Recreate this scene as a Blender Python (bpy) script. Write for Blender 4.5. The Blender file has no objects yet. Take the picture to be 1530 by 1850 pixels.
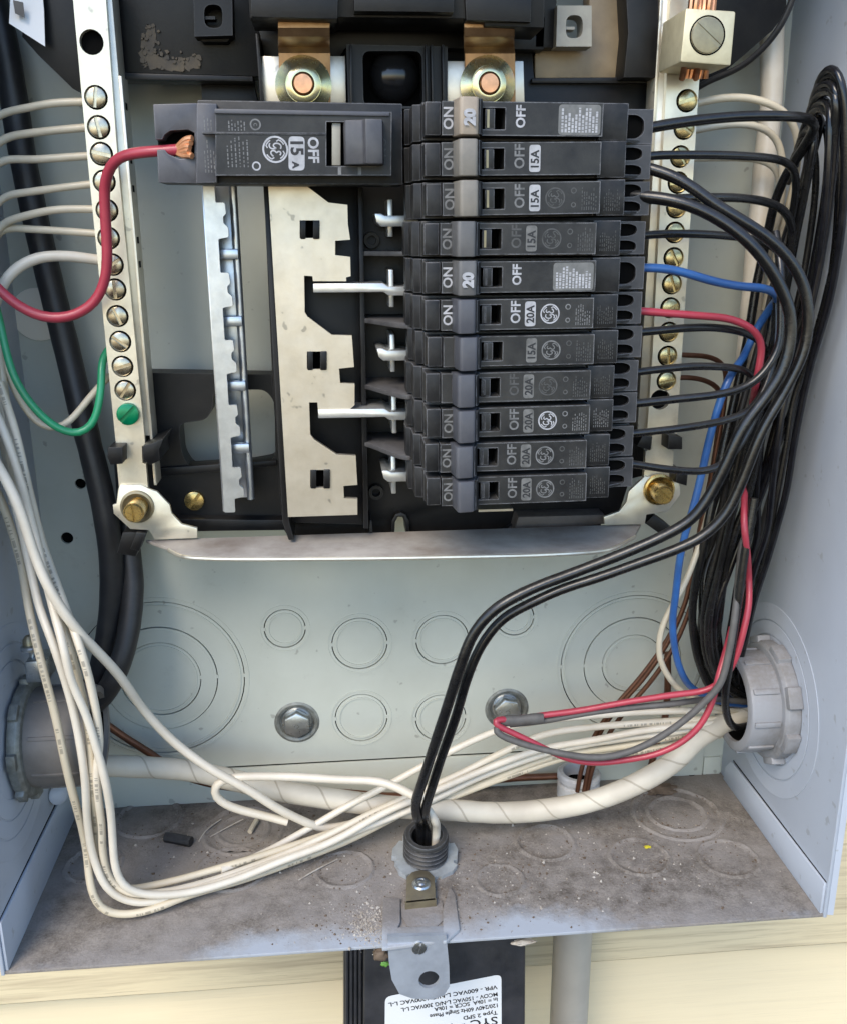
import bpy, bmesh, math, random
from mathutils import Vector, Matrix
random.seed(7)
SC = bpy.context.scene
COL = SC.collection
S = 0.0254            # everything below is written in inches, 1 inch = 0.0254 m
H0 = 58.0             # height of the lens above the ground, inches
R_ = math.radians

# ------------------------------------------------------------------ camera
F, PITCH, YAW, ROLL = 1719.04, .28582, .091806, -.004575
CX, CY, CAMD = 765.0, 925.0, 17.7
def _cam_axes():
    cy, sy = math.cos(YAW), math.sin(YAW)
    cp, sp = math.cos(PITCH), math.sin(PITCH)
    cr, sr = math.cos(ROLL), math.sin(ROLL)
    base = Matrix(((1, 0, 0), (0, 0, -1), (0, 1, 0)))
    rz = Matrix(((cy, -sy, 0), (sy, cy, 0), (0, 0, 1)))
    rx = Matrix(((1, 0, 0), (0, cp, -sp), (0, sp, cp)))
    rr = Matrix(((cr, -sr, 0), (sr, cr, 0), (0, 0, 1)))
    return rr @ rx @ base @ rz
CM = _cam_axes()
CMT = CM.transposed()
def ray(px, py):
    return CMT @ Vector((px - CX, py - CY, F))
EYE = Vector((0, -CAMD, H0))
def W(px, py, D):              # point on the plane D inches in front of the back panel
    r = ray(px, py); return EYE + r * ((CAMD - D) / r.y)
def Wz(px, py, z):             # point on a horizontal plane
    r = ray(px, py); return EYE + r * ((z - H0) / r.z)
def Wx(px, py, x):             # point on a plane parallel to the side walls
    r = ray(px, py); return EYE + r * (x / r.x)
def PX(p):
    c = CM @ (Vector(p) - EYE); return (CX + F * c.x / c.z, CY + F * c.y / c.z)

cam = bpy.data.cameras.new('camera')
co = bpy.data.objects.new('camera', cam); COL.objects.link(co)
cam.sensor_fit = 'VERTICAL'; cam.sensor_height = 24.0
cam.lens = F / 1850.0 * 24.0
cam.clip_start = .02; cam.clip_end = 200
rot = Matrix((CM[0], -CM[1], -CM[2])).transposed()
co.matrix_world = Matrix.Translation(EYE * S) @ rot.to_4x4()
SC.camera = co

# ------------------------------------------------------------------ light
SUN_EL, SUN_AZ = 44.0, -30.0      # azimuth measured from straight behind the camera, negative = from the left
w = bpy.data.worlds.new('World'); SC.world = w; w.use_nodes = True
nt = w.node_tree
sky = nt.nodes.new('ShaderNodeTexSky'); sky.sky_type = 'NISHITA'; sky.sun_disc = False
sky.sun_elevation = R_(SUN_EL); sky.air_density = 1.0; sky.dust_density = .4; sky.ozone_density = 3.0
bg = nt.nodes['Background']; bg.inputs[1].default_value = .15
nt.links.new(sky.outputs[0], bg.inputs[0])
sdir = Vector((math.sin(R_(SUN_AZ)) * math.cos(R_(SUN_EL)), -math.cos(R_(SUN_AZ)) * math.cos(R_(SUN_EL)), math.sin(R_(SUN_EL))))
sky.sun_rotation = math.atan2(sdir.x, sdir.y)
sl = bpy.data.lights.new('sun', 'SUN'); so = bpy.data.objects.new('sun', sl); COL.objects.link(so)
sl.energy = 1.3; sl.angle = R_(30); sl.color = (1.0, .88, .70)
so.rotation_euler = sdir.to_track_quat('Z', 'Y').to_euler()
so.location = (-1, -3, 4)
SC.view_settings.view_transform = 'Standard'
SC.view_settings.look = 'None'
SC.view_settings.gamma = 1
SC.view_settings.exposure = 1.2

# ------------------------------------------------------------------ materials
def mat(name, c, rough=.5, metal=0., c2=None, ns=6., amt=1., bump=0., bs=60., dust=0., dustc=(.30, .27, .235), spec=None, coat=0., lo=.35, hi=.7, rv=0., edge=None, er=.026, speck=0.):
    m = bpy.data.materials.new(name); m.use_nodes = True
    n = m.node_tree.nodes; l = m.node_tree.links; b = n['Principled BSDF']
    b.inputs['Roughness'].default_value = rough; b.inputs['Metallic'].default_value = metal
    if spec is not None: b.inputs['Specular IOR Level'].default_value = spec
    if coat: b.inputs['Coat Weight'].default_value = coat
    geo = n.new('ShaderNodeNewGeometry')
    def noise(sc, det=5, rg=.6):
        t = n.new('ShaderNodeTexNoise'); t.inputs['Scale'].default_value = sc / S; t.inputs['Detail'].default_value = det
        t.inputs['Roughness'].default_value = rg
        l.new(geo.outputs['Position'], t.inputs['Vector']); return t.outputs['Fac']
    def ramp(s, a, bb):
        r = n.new('ShaderNodeMapRange'); r.inputs['From Min'].default_value = a; r.inputs['From Max'].default_value = bb
        l.new(s, r.inputs['Value']); return r.outputs[0]
    def mix(f, a, bb):
        x = n.new('ShaderNodeMix'); x.data_type = 'RGBA'
        l.new(f, x.inputs[0]) if not isinstance(f, float) else setattr(x.inputs[0], 'default_value', f)
        for s, v in ((6, a), (7, bb)):
            if isinstance(v, tuple): x.inputs[s].default_value = (*v, 1)
            else: l.new(v, x.inputs[s])
        return x.outputs[2]
    def math_(op, a, bb):
        x = n.new('ShaderNodeMath'); x.operation = op
        for k, v in enumerate((a, bb)):
            if isinstance(v, (int, float)): x.inputs[k].default_value = v
            else: l.new(v, x.inputs[k])
        return x.outputs[0]
    out = c
    if c2:
        f = ramp(noise(ns), lo, hi); f = math_('MULTIPLY', f, amt); out = mix(f, c, c2)
    if rv:
        l.new(math_('ADD', math_('MULTIPLY', noise(ns * 2.3), rv), rough - rv * .5), b.inputs['Roughness'])
    if dust:
        sx = n.new('ShaderNodeSeparateXYZ'); l.new(geo.outputs['Normal'], sx.inputs[0])
        up = ramp(sx.outputs[2], .15, .9)
        f = math_('ADD', math_('MULTIPLY', up, dust), math_('MULTIPLY', ramp(noise(2.2), .42, .72), dust * .35))
        f = math_('MULTIPLY', f, ramp(noise(14., 6), .2, .6))
        x = n.new('ShaderNodeClamp'); l.new(f, x.inputs[0]); f = x.outputs[0]
        out = mix(f, out, dustc)
        rr = n.new('ShaderNodeMapRange'); rr.inputs[3].default_value = rough; rr.inputs[4].default_value = .85
        l.new(f, rr.inputs[0])
        if not rv: l.new(rr.outputs[0], b.inputs['Roughness'])
    if speck:         # scuffs and fly specks in the enamel
        f = math_('MULTIPLY', ramp(noise(5., 2, .4), .70, .74), speck)
        f = math_('MAXIMUM', f, math_('MULTIPLY', ramp(noise(1.1, 9, .75), .60, .70), speck * .35))
        out = mix(f, out, (.2, .19, .165))
    if edge:          # worn, dusty arrises
        bv = n.new('ShaderNodeBevel'); bv.inputs['Radius'].default_value = er * S; bv.samples = 4
        dp = n.new('ShaderNodeVectorMath'); dp.operation = 'DOT_PRODUCT'
        l.new(bv.outputs[0], dp.inputs[0]); l.new(geo.outputs['Normal'], dp.inputs[1])
        f = ramp(dp.outputs['Value'], .995, .90)
        f = math_('MULTIPLY', f, ramp(noise(9., 5), .28, .58)); f = math_('MULTIPLY', f, .95)
        out = mix(f, out, edge)
    if isinstance(out, tuple): b.inputs['Base Color'].default_value = (*out, 1)
    else: l.new(out, b.inputs['Base Color'])
    if bump:
        bn = n.new('ShaderNodeBump'); bn.inputs['Strength'].default_value = bump; bn.inputs['Distance'].default_value = .01 * S
        l.new(noise(bs, 3), bn.inputs['Height']); l.new(bn.outputs[0], b.inputs['Normal'])
    m['h'] = 1
    return m
M = {}
M['paint'] = mat('grey_enamel', (.53, .55, .485), .40, c2=(.47, .485, .42), ns=.5, bump=.12, bs=9, dust=.10, speck=.5)
M['paint_sky_tint'] = mat('grey_enamel_sky_tint', (.46, .50, .565), .33, c2=(.415, .45, .51), ns=.35, bump=.15, bs=7, dust=.08, speck=.35)  # same enamel as the back panel, with bluish skylight mixed into the colour
M['black'] = mat('black_plastic', (.005, .005, .006), .42, c2=(.010, .0095, .009), ns=3, bump=.15, bs=25, dust=.09, dustc=(.09, .083, .075), spec=.3, edge=(.05, .05, .05))
M['breaker'] = mat('breaker_plastic', (.008, .008, .009), .46, c2=(.022, .0215, .021), ns=4, bump=.2, bs=22, spec=.32, dust=.30, dustc=(.14, .132, .124), edge=(.21, .21, .22))
M['bface'] = mat('breaker_face', (.012, .012, .013), .46, c2=(.036, .0355, .033), ns=2, bump=.2, bs=30, spec=.36, dust=.30, dustc=(.14, .132, .124), edge=(.24, .24, .25))
M['pit'] = mat('black_recess', (.004, .004, .004), .8, spec=.04)
M['copper_new'] = mat('bright_copper', (.92, .46, .24), .3, .55, c2=(.85, .36, .16), ns=9)
M['handle'] = mat('grey_handle', (.07, .071, .083), .5, c2=(.09, .09, .098), ns=4, bump=.1)
M['handle_tan'] = mat('tan_handle', (.38, .31, .235), .5, c2=(.31, .25, .19), ns=4, bump=.1)
M['handle_warm'] = mat('putty_handle', (.235, .21, .175), .5, c2=(.18, .165, .14), ns=4, bump=.1)
M['print'] = mat('white_print', (.46, .46, .48), .6, c2=(.28, .28, .29), ns=9)
M['print_dim'] = mat('worn_print', (.085, .085, .083), .6, c2=(.035, .035, .034), ns=10)
M['print_mid'] = mat('faded_print', (.20, .20, .20), .6, c2=(.085, .085, .083), ns=10)
M['plate_l'] = mat('rating_white', (.44, .44, .455), .55, c2=(.3, .3, .31), ns=8)
M['plate_d'] = mat('rating_worn', (.17, .168, .16), .55, c2=(.075, .074, .07), ns=9)
M['ink'] = mat('black_ink', (.02, .02, .022), .6)
M['tin'] = mat('tin_plate', (.68, .62, .52), .36, .75, c2=(.58, .52, .42), ns=2.5, bump=.14, bs=8, rv=.16, speck=.55)
M['alu'] = mat('neutral_bar_alu', (.74, .69, .56), .36, .65, c2=(.6, .55, .44), ns=2.5, bump=.16, bs=10, rv=.16, dust=.12, speck=.5)
M['galv'] = mat('galvanised', (.60, .63, .66), .33, .85, c2=(.47, .5, .53), ns=5, bump=.1, bs=12, rv=.15)
M['zinc'] = mat('zinc', (.55, .57, .57), .3, .9, c2=(.4, .42, .42), ns=6, rv=.2, dust=.1)
M['brass'] = mat('brass', (.62, .45, .17), .28, .95, c2=(.45, .33, .14), ns=8, rv=.2)
M['screw'] = mat('terminal_screw_brass', (.50, .45, .345), .27, .95, c2=(.30, .26, .2), ns=9, rv=.2)
M['gold'] = mat('yellow_chromate', (.66, .60, .30), .25, .9, c2=(.55, .50, .36), ns=6, rv=.2)
M['copper'] = mat('copper', (.70, .34, .18), .3, .95, c2=(.5, .25, .14), ns=8)
M['old_copper'] = mat('tarnished_copper', (.20, .095, .06), .42, .8, c2=(.16, .075, .045), ns=6)
M['strap'] = mat('copper_strap', (.42, .255, .13), .4, .85, c2=(.27, .155, .08), ns=4, rv=.2)
M['green_screw'] = mat('green_screw', (.0, .22, .09), .25, .35, c2=(.0, .16, .07), ns=8)
M['wblack'] = mat('black_insulation', (.006, .006, .007), .26, c2=(.012, .0118, .0115), ns=6, dust=.2, dustc=(.10, .093, .086), spec=.6, bump=.25, bs=14)
M['wblack_b'] = mat('black_insulation_dull', (.024, .0235, .024), .40, c2=(.045, .043, .042), ns=4, dust=.35, dustc=(.15, .14, .13), spec=.5, bump=.3, bs=14)
M['wblack_c'] = mat('black_insulation_glossy', (.005, .005, .007), .2, c2=(.01, .01, .012), ns=5, dust=.12, dustc=(.1, .095, .09), spec=.5, bump=.2, bs=12)
M['fin'] = mat('dusty_fin', (.05, .048, .05), .5, c2=(.09, .086, .085), ns=5, dust=.4, dustc=(.16, .15, .145))
M['cblack'] = mat('black_rubber', (.011, .0115, .013), .45, c2=(.02, .02, .022), ns=4, dust=.2, dustc=(.14, .13, .12))
M['wwhite'] = mat('white_insulation', (.72, .655, .545), .38, c2=(.60, .535, .43), ns=1.2, coat=.15)
M['wcream'] = mat('cream_insulation', (.62, .55, .42), .4, c2=(.5, .44, .33), ns=1.2, coat=.1)
M['wred'] = mat('red_insulation', (.42, .045, .07), .42, c2=(.33, .035, .055), ns=2, coat=.2)
M['wblue'] = mat('blue_insulation', (.035, .13, .38), .36, c2=(.03, .09, .26), ns=2, coat=.2)
M['wgreen'] = mat('green_insulation', (.02, .30, .13), .36, c2=(.02, .22, .1), ns=2, coat=.2)
M['wgrey'] = mat('grey_tape', (.085, .08, .076), .6, c2=(.12, .113, .105), ns=5)
M['pvc'] = mat('grey_pvc', (.27, .275, .29), .45, c2=(.15, .14, .13), ns=1.1, dust=.5, dustc=(.17, .15, .135), lo=.5, hi=.75)
M['pvc_l'] = mat('brown_grey_pvc', (.19, .175, .16), .5, c2=(.12, .108, .096), ns=1.5, dust=.4, dustc=(.17, .15, .135))
M['pvc_w'] = mat('white_bushing', (.55, .57, .6), .45, c2=(.4, .4, .4), ns=2, dust=.4)
M['pipe'] = mat('grey_pipe', (.42, .39, .335), .5, c2=(.36, .335, .29), ns=.8)
M['locknut'] = mat('dirty_zinc', (.30, .31, .285), .5, .5, c2=(.15, .15, .13), ns=5, dust=.2)
M['white_paper'] = mat('white_paper', (.72, .73, .74), .55)
M['bronze'] = mat('olive_bronze', (.34, .29, .18), .38, .7, c2=(.24, .2, .13), ns=5, dust=.3)
M['tan'] = mat('tan_plate', (.33, .25, .15), .5, c2=(.22, .165, .10), ns=1.6, bump=.1)
M['clipgrey'] = mat('pale_clip', (.34, .325, .27), .5, c2=(.25, .235, .2), ns=3)
M['stab'] = mat('silver_stab', (.74, .745, .72), .34, .7, c2=(.6, .6, .57), ns=5, rv=.15)
M['plug'] = mat('plug_enamel', (.80, .75, .64), .5)
M['term'] = mat('terminal_plastic', (.026, .027, .031), .5, c2=(.05, .05, .054), ns=4, dust=.3, dustc=(.15, .145, .14), edge=(.16, .16, .17))
M['nipple'] = mat('dusty_black_nipple', (.012, .012, .013), .4, c2=(.028, .027, .026), ns=6, dust=.22, dustc=(.12, .11, .10), edge=(.16, .16, .165))
M['nut'] = mat('bright_zinc', (.58, .62, .64), .34, .5, c2=(.42, .45, .46), ns=5, dust=.12)
M['screw_r'] = mat('yellow_terminal_screw', (.60, .50, .27), .25, .95, c2=(.36, .29, .15), ns=9, rv=.2)
M['sticker'] = mat('dim_sticker', (.17, .168, .16), .5, c2=(.11, .11, .105), ns=8)
M['handle_mid'] = mat('warm_grey_handle', (.135, .13, .125), .5, c2=(.10, .097, .095), ns=4, bump=.1)
M['brown'] = mat('brown_moulding', (.05, .037, .028), .55, c2=(.10, .08, .065), ns=2, dust=.15)
M['dusty_glare_end'] = mat('dusty_glare_breaker_end', (.05, .05, .058), .45, c2=(.085, .085, .095), ns=3, dust=.3, dustc=(.16, .155, .155), edge=(.24, .24, .26))  # paler base paints in the glare on the terminal end, dust over it
M['lugm'] = mat('lug_metal', (.70, .63, .43), .5, .45, c2=(.6, .53, .35), ns=5, bump=.25, bs=20, rv=.15)
M['hasp'] = mat('hasp_zinc', (.50, .54, .60), .36, .45, c2=(.38, .41, .46), ns=2.5, rv=.2, bump=.1)
M['spd'] = mat('black_case', (.022, .023, .027), .4, c2=(.045, .045, .05), ns=1.5, bump=.2, bs=30, dust=.15)
M['dirt'] = mat('dry_dirt', (.16, .115, .08), .95, c2=(.08, .055, .035), ns=6)
M['chip'] = mat('pale_grit', (.5, .46, .4), .9, c2=(.25, .2, .15), ns=3)
M['leaf'] = mat('green_leaf', (.12, .3, .05), .6)
M['moss'] = mat('yellow_crumb', (.5, .42, .02), .8)
M['ozone'] = mat('dusty_strap', (.47, .435, .39), .55, .15, c2=(.25, .21, .175), ns=1.1, dust=.15, dustc=(.30, .26, .23))

def floor_mat():
    m = bpy.data.materials.new('dusty_floor'); m.use_nodes = True
    n = m.node_tree.nodes; l = m.node_tree.links; b = n['Principled BSDF']
    geo = n.new('ShaderNodeNewGeometry')
    def noise(sc, det, rg=.6):
        t = n.new('ShaderNodeTexNoise'); t.inputs['Scale'].default_value = sc / S; t.inputs['Detail'].default_value = det
        t.inputs['Roughness'].default_value = rg
        l.new(geo.outputs['Position'], t.inputs['Vector']); return t.outputs['Fac']
    sx = n.new('ShaderNodeSeparateXYZ'); l.new(geo.outputs['Position'], sx.inputs[0])
    # dust thins out towards the open front of the box
    r = n.new('ShaderNodeMapRange'); r.inputs[1].default_value = -4.45 * S; r.inputs[2].default_value = -3.1 * S
    r.inputs[3].default_value = -.24; r.inputs[4].default_value = .40
    l.new(sx.outputs[1], r.inputs[0])
    xo = n.new('ShaderNodeMath'); xo.operation = 'ADD'; xo.inputs[1].default_value = -1.1 * S; l.new(sx.outputs[0], xo.inputs[0])
    xa = n.new('ShaderNodeMath'); xa.operation = 'ABSOLUTE'; l.new(xo.outputs[0], xa.inputs[0])
    xr = n.new('ShaderNodeMapRange'); xr.inputs[1].default_value = 1.6 * S; xr.inputs[2].default_value = 4.6 * S; xr.inputs[4].default_value = .30
    l.new(xa.outputs[0], xr.inputs[0])
    ad0 = n.new('ShaderNodeMath'); ad0.operation = 'ADD'; l.new(xr.outputs[0], ad0.inputs[0]); l.new(r.outputs[0], ad0.inputs[1])
    ad = n.new('ShaderNodeMath'); ad.operation = 'ADD'; l.new(noise(.55, 8, .66), ad.inputs[0]); l.new(ad0.outputs[0], ad.inputs[1])
    r2 = n.new('ShaderNodeMapRange'); r2.inputs[1].default_value = .30; r2.inputs[2].default_value = .56; l.new(ad.outputs[0], r2.inputs[0])
    dn = n.new('ShaderNodeValToRGB'); fg = n.new('ShaderNodeMath'); fg.operation = 'MULTIPLY_ADD'; l.new(noise(26, 4, .7), fg.inputs[0]); fg.inputs[1].default_value = .55
    l.new(noise(2.4, 9, .72), fg.inputs[2]); f2 = n.new('ShaderNodeMath'); f2.operation = 'SUBTRACT'; f2.inputs[1].default_value = .27; l.new(fg.outputs[0], f2.inputs[0]); l.new(f2.outputs[0], dn.inputs[0])
    e = dn.color_ramp.elements
    e[0].position = .3; e[0].color = (.10, .082, .066, 1); e[1].position = .66; e[1].color = (.30, .265, .23, 1)
    d2 = n.new('ShaderNodeMix'); d2.data_type = 'RGBA'; l.new(dn.outputs[0], d2.inputs[6]); d2.inputs[7].default_value = (.30, .272, .25, 1)
    r3 = n.new('ShaderNodeMapRange'); r3.inputs[1].default_value = .42; r3.inputs[2].default_value = .6; r3.inputs[4].default_value = .75
    l.new(noise(.55, 3), r3.inputs[0]); l.new(r3.outputs[0], d2.inputs[0])
    mx = n.new('ShaderNodeMix'); mx.data_type = 'RGBA'; l.new(r2.outputs[0], mx.inputs[0])
    mx.inputs[6].default_value = (.37, .395, .43, 1); l.new(d2.outputs[2], mx.inputs[7])
    l.new(mx.outputs[2], b.inputs['Base Color'])
    rr = n.new('ShaderNodeMapRange'); rr.inputs[3].default_value = .45; rr.inputs[4].default_value = .95
    l.new(r2.outputs[0], rr.inputs[0]); l.new(rr.outputs[0], b.inputs['Roughness'])
    bn = n.new('ShaderNodeBump'); bn.inputs['Strength'].default_value = .8; bn.inputs['Distance'].default_value = .035 * S
    ml = n.new('ShaderNodeMath'); ml.operation = 'MULTIPLY'; l.new(noise(14, 8, .75), ml.inputs[0]); l.new(r2.outputs[0], ml.inputs[1])
    l.new(ml.outputs[0], bn.inputs['Height']); l.new(bn.outputs[0], b.inputs['Normal'])
    return m
M['floor'] = floor_mat()

def siding_mat():
    m = bpy.data.materials.new('cream_siding'); m.use_nodes = True
    n = m.node_tree.nodes; l = m.node_tree.links; b = n['Principled BSDF']
    geo = n.new('ShaderNodeNewGeometry')
    mp = n.new('ShaderNodeMapping'); mp.inputs['Scale'].default_value = (.16, 1, 4.2); oi = n.new('ShaderNodeObjectInfo'); va = n.new('ShaderNodeVectorMath'); va.operation = 'ADD'
    l.new(geo.outputs['Position'], va.inputs[0]); l.new(oi.outputs['Random'], va.inputs[1]); l.new(va.outputs[0], mp.inputs[0])
    t = n.new('ShaderNodeTexNoise'); t.inputs['Scale'].default_value = 1.5 / S; t.inputs['Detail'].default_value = 8; t.inputs['Roughness'].default_value = .65
    t.inputs['Distortion'].default_value = .5
    l.new(mp.outputs[0], t.inputs[0])
    t2 = n.new('ShaderNodeTexNoise'); t2.inputs['Scale'].default_value = .16 / S; t2.inputs['Detail'].default_value = 4; l.new(geo.outputs['Position'], t2.inputs[0])
    mp3 = n.new('ShaderNodeMapping'); mp3.inputs['Scale'].default_value = (.06, 1, 5.5); l.new(va.outputs[0], mp3.inputs[0])
    t3 = n.new('ShaderNodeTexNoise'); t3.inputs['Scale'].default_value = 5 / S; t3.inputs['Detail'].default_value = 6; t3.inputs['Roughness'].default_value = .7; l.new(mp3.outputs[0], t3.inputs[0])
    cr = n.new('ShaderNodeMapRange'); cr.inputs[1].default_value = .60; cr.inputs[2].default_value = .68; l.new(t3.outputs[0], cr.inputs[0])
    at = n.new('ShaderNodeAttribute'); at.attribute_name = 'wear'
    r = n.new('ShaderNodeValToRGB'); l.new(t.outputs[0], r.inputs[0]); e = r.color_ramp.elements
    e[0].position = .30; e[0].color = (.24, .175, .10, 1); e[1].position = .56; e[1].color = (.60, .50, .31, 1)
    x = n.new('ShaderNodeMix'); x.data_type = 'RGBA'; l.new(r.outputs[0], x.inputs[7]); x.inputs[6].default_value = (.80, .68, .46, 1)
    ml = n.new('ShaderNodeMapRange'); l.new(t2.outputs[0], ml.inputs[0]); ml.inputs[1].default_value = .3; ml.inputs[2].default_value = .65
    ml.inputs[3].default_value = .0; ml.inputs[4].default_value = .16
    m2 = n.new('ShaderNodeMath'); m2.operation = 'ADD'; l.new(ml.outputs[0], m2.inputs[0]); l.new(at.outputs['Fac'], m2.inputs[1])
    l.new(m2.outputs[0], x.inputs[0]); x.clamp_factor = True
    cm = n.new('ShaderNodeMath'); cm.operation = 'MULTIPLY_ADD'; l.new(at.outputs['Fac'], cm.inputs[0]); cm.inputs[1].default_value = .85; cm.inputs[2].default_value = .16
    cf = n.new('ShaderNodeMath'); cf.operation = 'MULTIPLY'; l.new(cr.outputs[0], cf.inputs[0]); l.new(cm.outputs[0], cf.inputs[1])
    xx = n.new('ShaderNodeMix'); xx.data_type = 'RGBA'; l.new(cf.outputs[0], xx.inputs[0]); l.new(x.outputs[2], xx.inputs[6]); xx.inputs[7].default_value = (.22, .165, .10, 1)
    l.new(xx.outputs[2], b.inputs['Base Color']); b.inputs['Roughness'].default_value = .6
    bn = n.new('ShaderNodeBump'); bn.inputs['Strength'].default_value = .35; bn.inputs['Distance'].default_value = .02 * S
    l.new(t.outputs[0], bn.inputs['Height']); l.new(bn.outputs[0], b.inputs['Normal'])
    return m
M['siding'] = siding_mat()

def uv_wire(name, c, c2, ink=None, spiral=None, rough=.4):
    """insulation with flat print (ink) running along one side, or a taped spiral seam; u = inches along, v = round the wire"""
    m = bpy.data.materials.new(name); m.use_nodes = True
    n = m.node_tree.nodes; l = m.node_tree.links; b = n['Principled BSDF']; b.inputs['Roughness'].default_value = rough
    uv = n.new('ShaderNodeUVMap'); sx = n.new('ShaderNodeSeparateXYZ'); l.new(uv.outputs[0], sx.inputs[0])
    geo = n.new('ShaderNodeNewGeometry'); t = n.new('ShaderNodeTexNoise'); t.inputs['Scale'].default_value = 1.3 / S; t.inputs['Detail'].default_value = 5
    l.new(geo.outputs['Position'], t.inputs[0])
    x = n.new('ShaderNodeMix'); x.data_type = 'RGBA'; x.inputs[6].default_value = (*c, 1); x.inputs[7].default_value = (*c2, 1)
    r = n.new('ShaderNodeMapRange'); r.inputs[1].default_value = .35; r.inputs[2].default_value = .7; l.new(t.outputs[0], r.inputs[0]); l.new(r.outputs[0], x.inputs[0])
    def mt(op, a, bb=0., cc=0.):
        q = n.new('ShaderNodeMath'); q.operation = op
        for k, v in enumerate((a, bb, cc)):
            if isinstance(v, (int, float)): q.inputs[k].default_value = v
            else: l.new(v, q.inputs[k])
        return q.outputs[0]
    if ink:
        wn = n.new('ShaderNodeTexWhiteNoise'); wn.noise_dimensions = '1D'; l.new(mt('FLOOR', mt('MULTIPLY', sx.outputs[0], 55)), wn.inputs['W'])
        wn2 = n.new('ShaderNodeTexWhiteNoise'); wn2.noise_dimensions = '1D'; l.new(mt('FLOOR', mt('MULTIPLY', sx.outputs[0], 2.2)), wn2.inputs['W'])
        band = mt('LESS_THAN', mt('ABSOLUTE', mt('SUBTRACT', sx.outputs[1], .5)), .06)
        f = mt('MULTIPLY', mt('MULTIPLY', mt('GREATER_THAN', wn.outputs[0], .45), mt('GREATER_THAN', wn2.outputs[0], .55)), band)
        f = mt('MULTIPLY', f, .5)
    else:
        ph = mt('FRACT', mt('ADD', mt('MULTIPLY', sx.outputs[0], spiral), mt('ADD', sx.outputs[1], mt('MULTIPLY', t.outputs[0], .18))))
        f = mt('MULTIPLY', mt('LESS_THAN', ph, .05), .55)
        bn = n.new('ShaderNodeBump'); bn.inputs['Strength'].default_value = .6; bn.inputs['Distance'].default_value = .02 * S
        l.new(ph, bn.inputs['Height']); l.new(bn.outputs[0], b.inputs['Normal'])
    y = n.new('ShaderNodeMix'); y.data_type = 'RGBA'; l.new(f, y.inputs[0]); l.new(x.outputs[2], y.inputs[6])
    y.inputs[7].default_value = (.05, .045, .04, 1) if ink else (.25, .21, .15, 1)
    l.new(y.outputs[2], b.inputs['Base Color'])
    return m
M['wprint'] = uv_wire('printed_white_insulation', (.71, .64, .52), (.58, .51, .39), ink=True)
M['wprint2'] = uv_wire('printed_cream_insulation', (.64, .55, .40), (.52, .45, .33), ink=True)
M['taped'] = uv_wire('taped_cream_cable', (.60, .55, .45), (.47, .42, .34), spiral=1.15, rough=.55)
# ------------------------------------------------------------------ building helpers (inches)
LOC = {}
def tag(o, label=None, cat=None, group=None, kind=None):
    if label: o['label'] = label
    if cat: o['category'] = cat
    if group: o['group'] = group
    if kind: o['kind'] = kind
    return o
def thing(name, at, label, cat, group=None):
    o = bpy.data.objects.new(name, None); COL.objects.link(o)
    o.empty_display_size = .01
    o.location = Vector(at) * S; LOC[o] = Vector(at)
    return tag(o, label, cat, group)
def link(name, bm, m, parent=None, bevel=0., seg=2, ang=35, label=None, orient=True):
    if orient: bmesh.ops.recalc_face_normals(bm, faces=bm.faces)
    if bevel:
        es = [e for e in bm.edges if len(e.link_faces) == 2 and e.calc_face_angle(0) > R_(28)]
        bmesh.ops.bevel(bm, geom=es, offset=bevel, segments=seg, profile=.5, affect='EDGES', clamp_overlap=True)
    if parent is not None: c = LOC[parent]
    else:
        xs = [v.co for v in bm.verts]
        c = Vector([(min(v[k] for v in xs) + max(v[k] for v in xs)) / 2 for k in range(3)]); c.z = min(v.z for v in xs)
    for v in bm.verts: v.co = (v.co - c) * S
    me = bpy.data.meshes.new(name); bm.to_mesh(me); bm.free()
    me.materials.append(M[m] if isinstance(m, str) else m)
    me.polygons.foreach_set('use_smooth', [True] * len(me.polygons))
    me.set_sharp_from_angle(angle=R_(ang))
    o = bpy.data.objects.new(name, me); COL.objects.link(o)
    if parent is not None:
        o.parent = parent; LOC[o] = c
    else:
        o.location = c * S; LOC[o] = c
    if label: o['label'] = label
    return o
def NB(): return bmesh.new()
def box(bm, x0, x1, d0, d1, z0, z1, mtx=None):
    vs = [Vector((x, -d, z)) for x in (x0, x1) for d in (d0, d1) for z in (z0, z1)]
    if mtx: vs = [mtx @ v for v in vs]
    v = [bm.verts.new(p) for p in vs]
    for f in ((0, 1, 3, 2), (4, 6, 7, 5), (0, 4, 5, 1), (2, 3, 7, 6), (0, 2, 6, 4), (1, 5, 7, 3)): bm.faces.new([v[i] for i in f])
    return bm
def hexa(bm, a, b):
    """solid between two 4-point (or n-point) loops"""
    A = [bm.verts.new(p) for p in a]; B = [bm.verts.new(p) for p in b]; n = len(a)
    bm.faces.new(A[::-1]); bm.faces.new(B)
    for i in range(n): bm.faces.new((A[i], A[(i + 1) % n], B[(i + 1) % n], B[i]))
    return bm
def rnd(pts, r, k=4):
    """round the corners of a 2-D polygon"""
    out = []; n = len(pts); r0 = r
    for i in range(n):
        r = r0
        p = Vector(pts[i]); a = Vector(pts[i - 1]); b = Vector(pts[(i + 1) % n])
        if len(p) > 2: r = p[2]
        u = (a - p); v = (b - p); rr = min(r, u.length * .45, v.length * .45)
        if rr < 1e-4: out.append(tuple(p)); continue
        u.normalize(); v.normalize(); s, e = p + u * rr, p + v * rr
        for j in range(k + 1):
            t = j / k; out.append(tuple((1 - t) ** 2 * s + 2 * t * (1 - t) * p + t * t * e))
    return out
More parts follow.
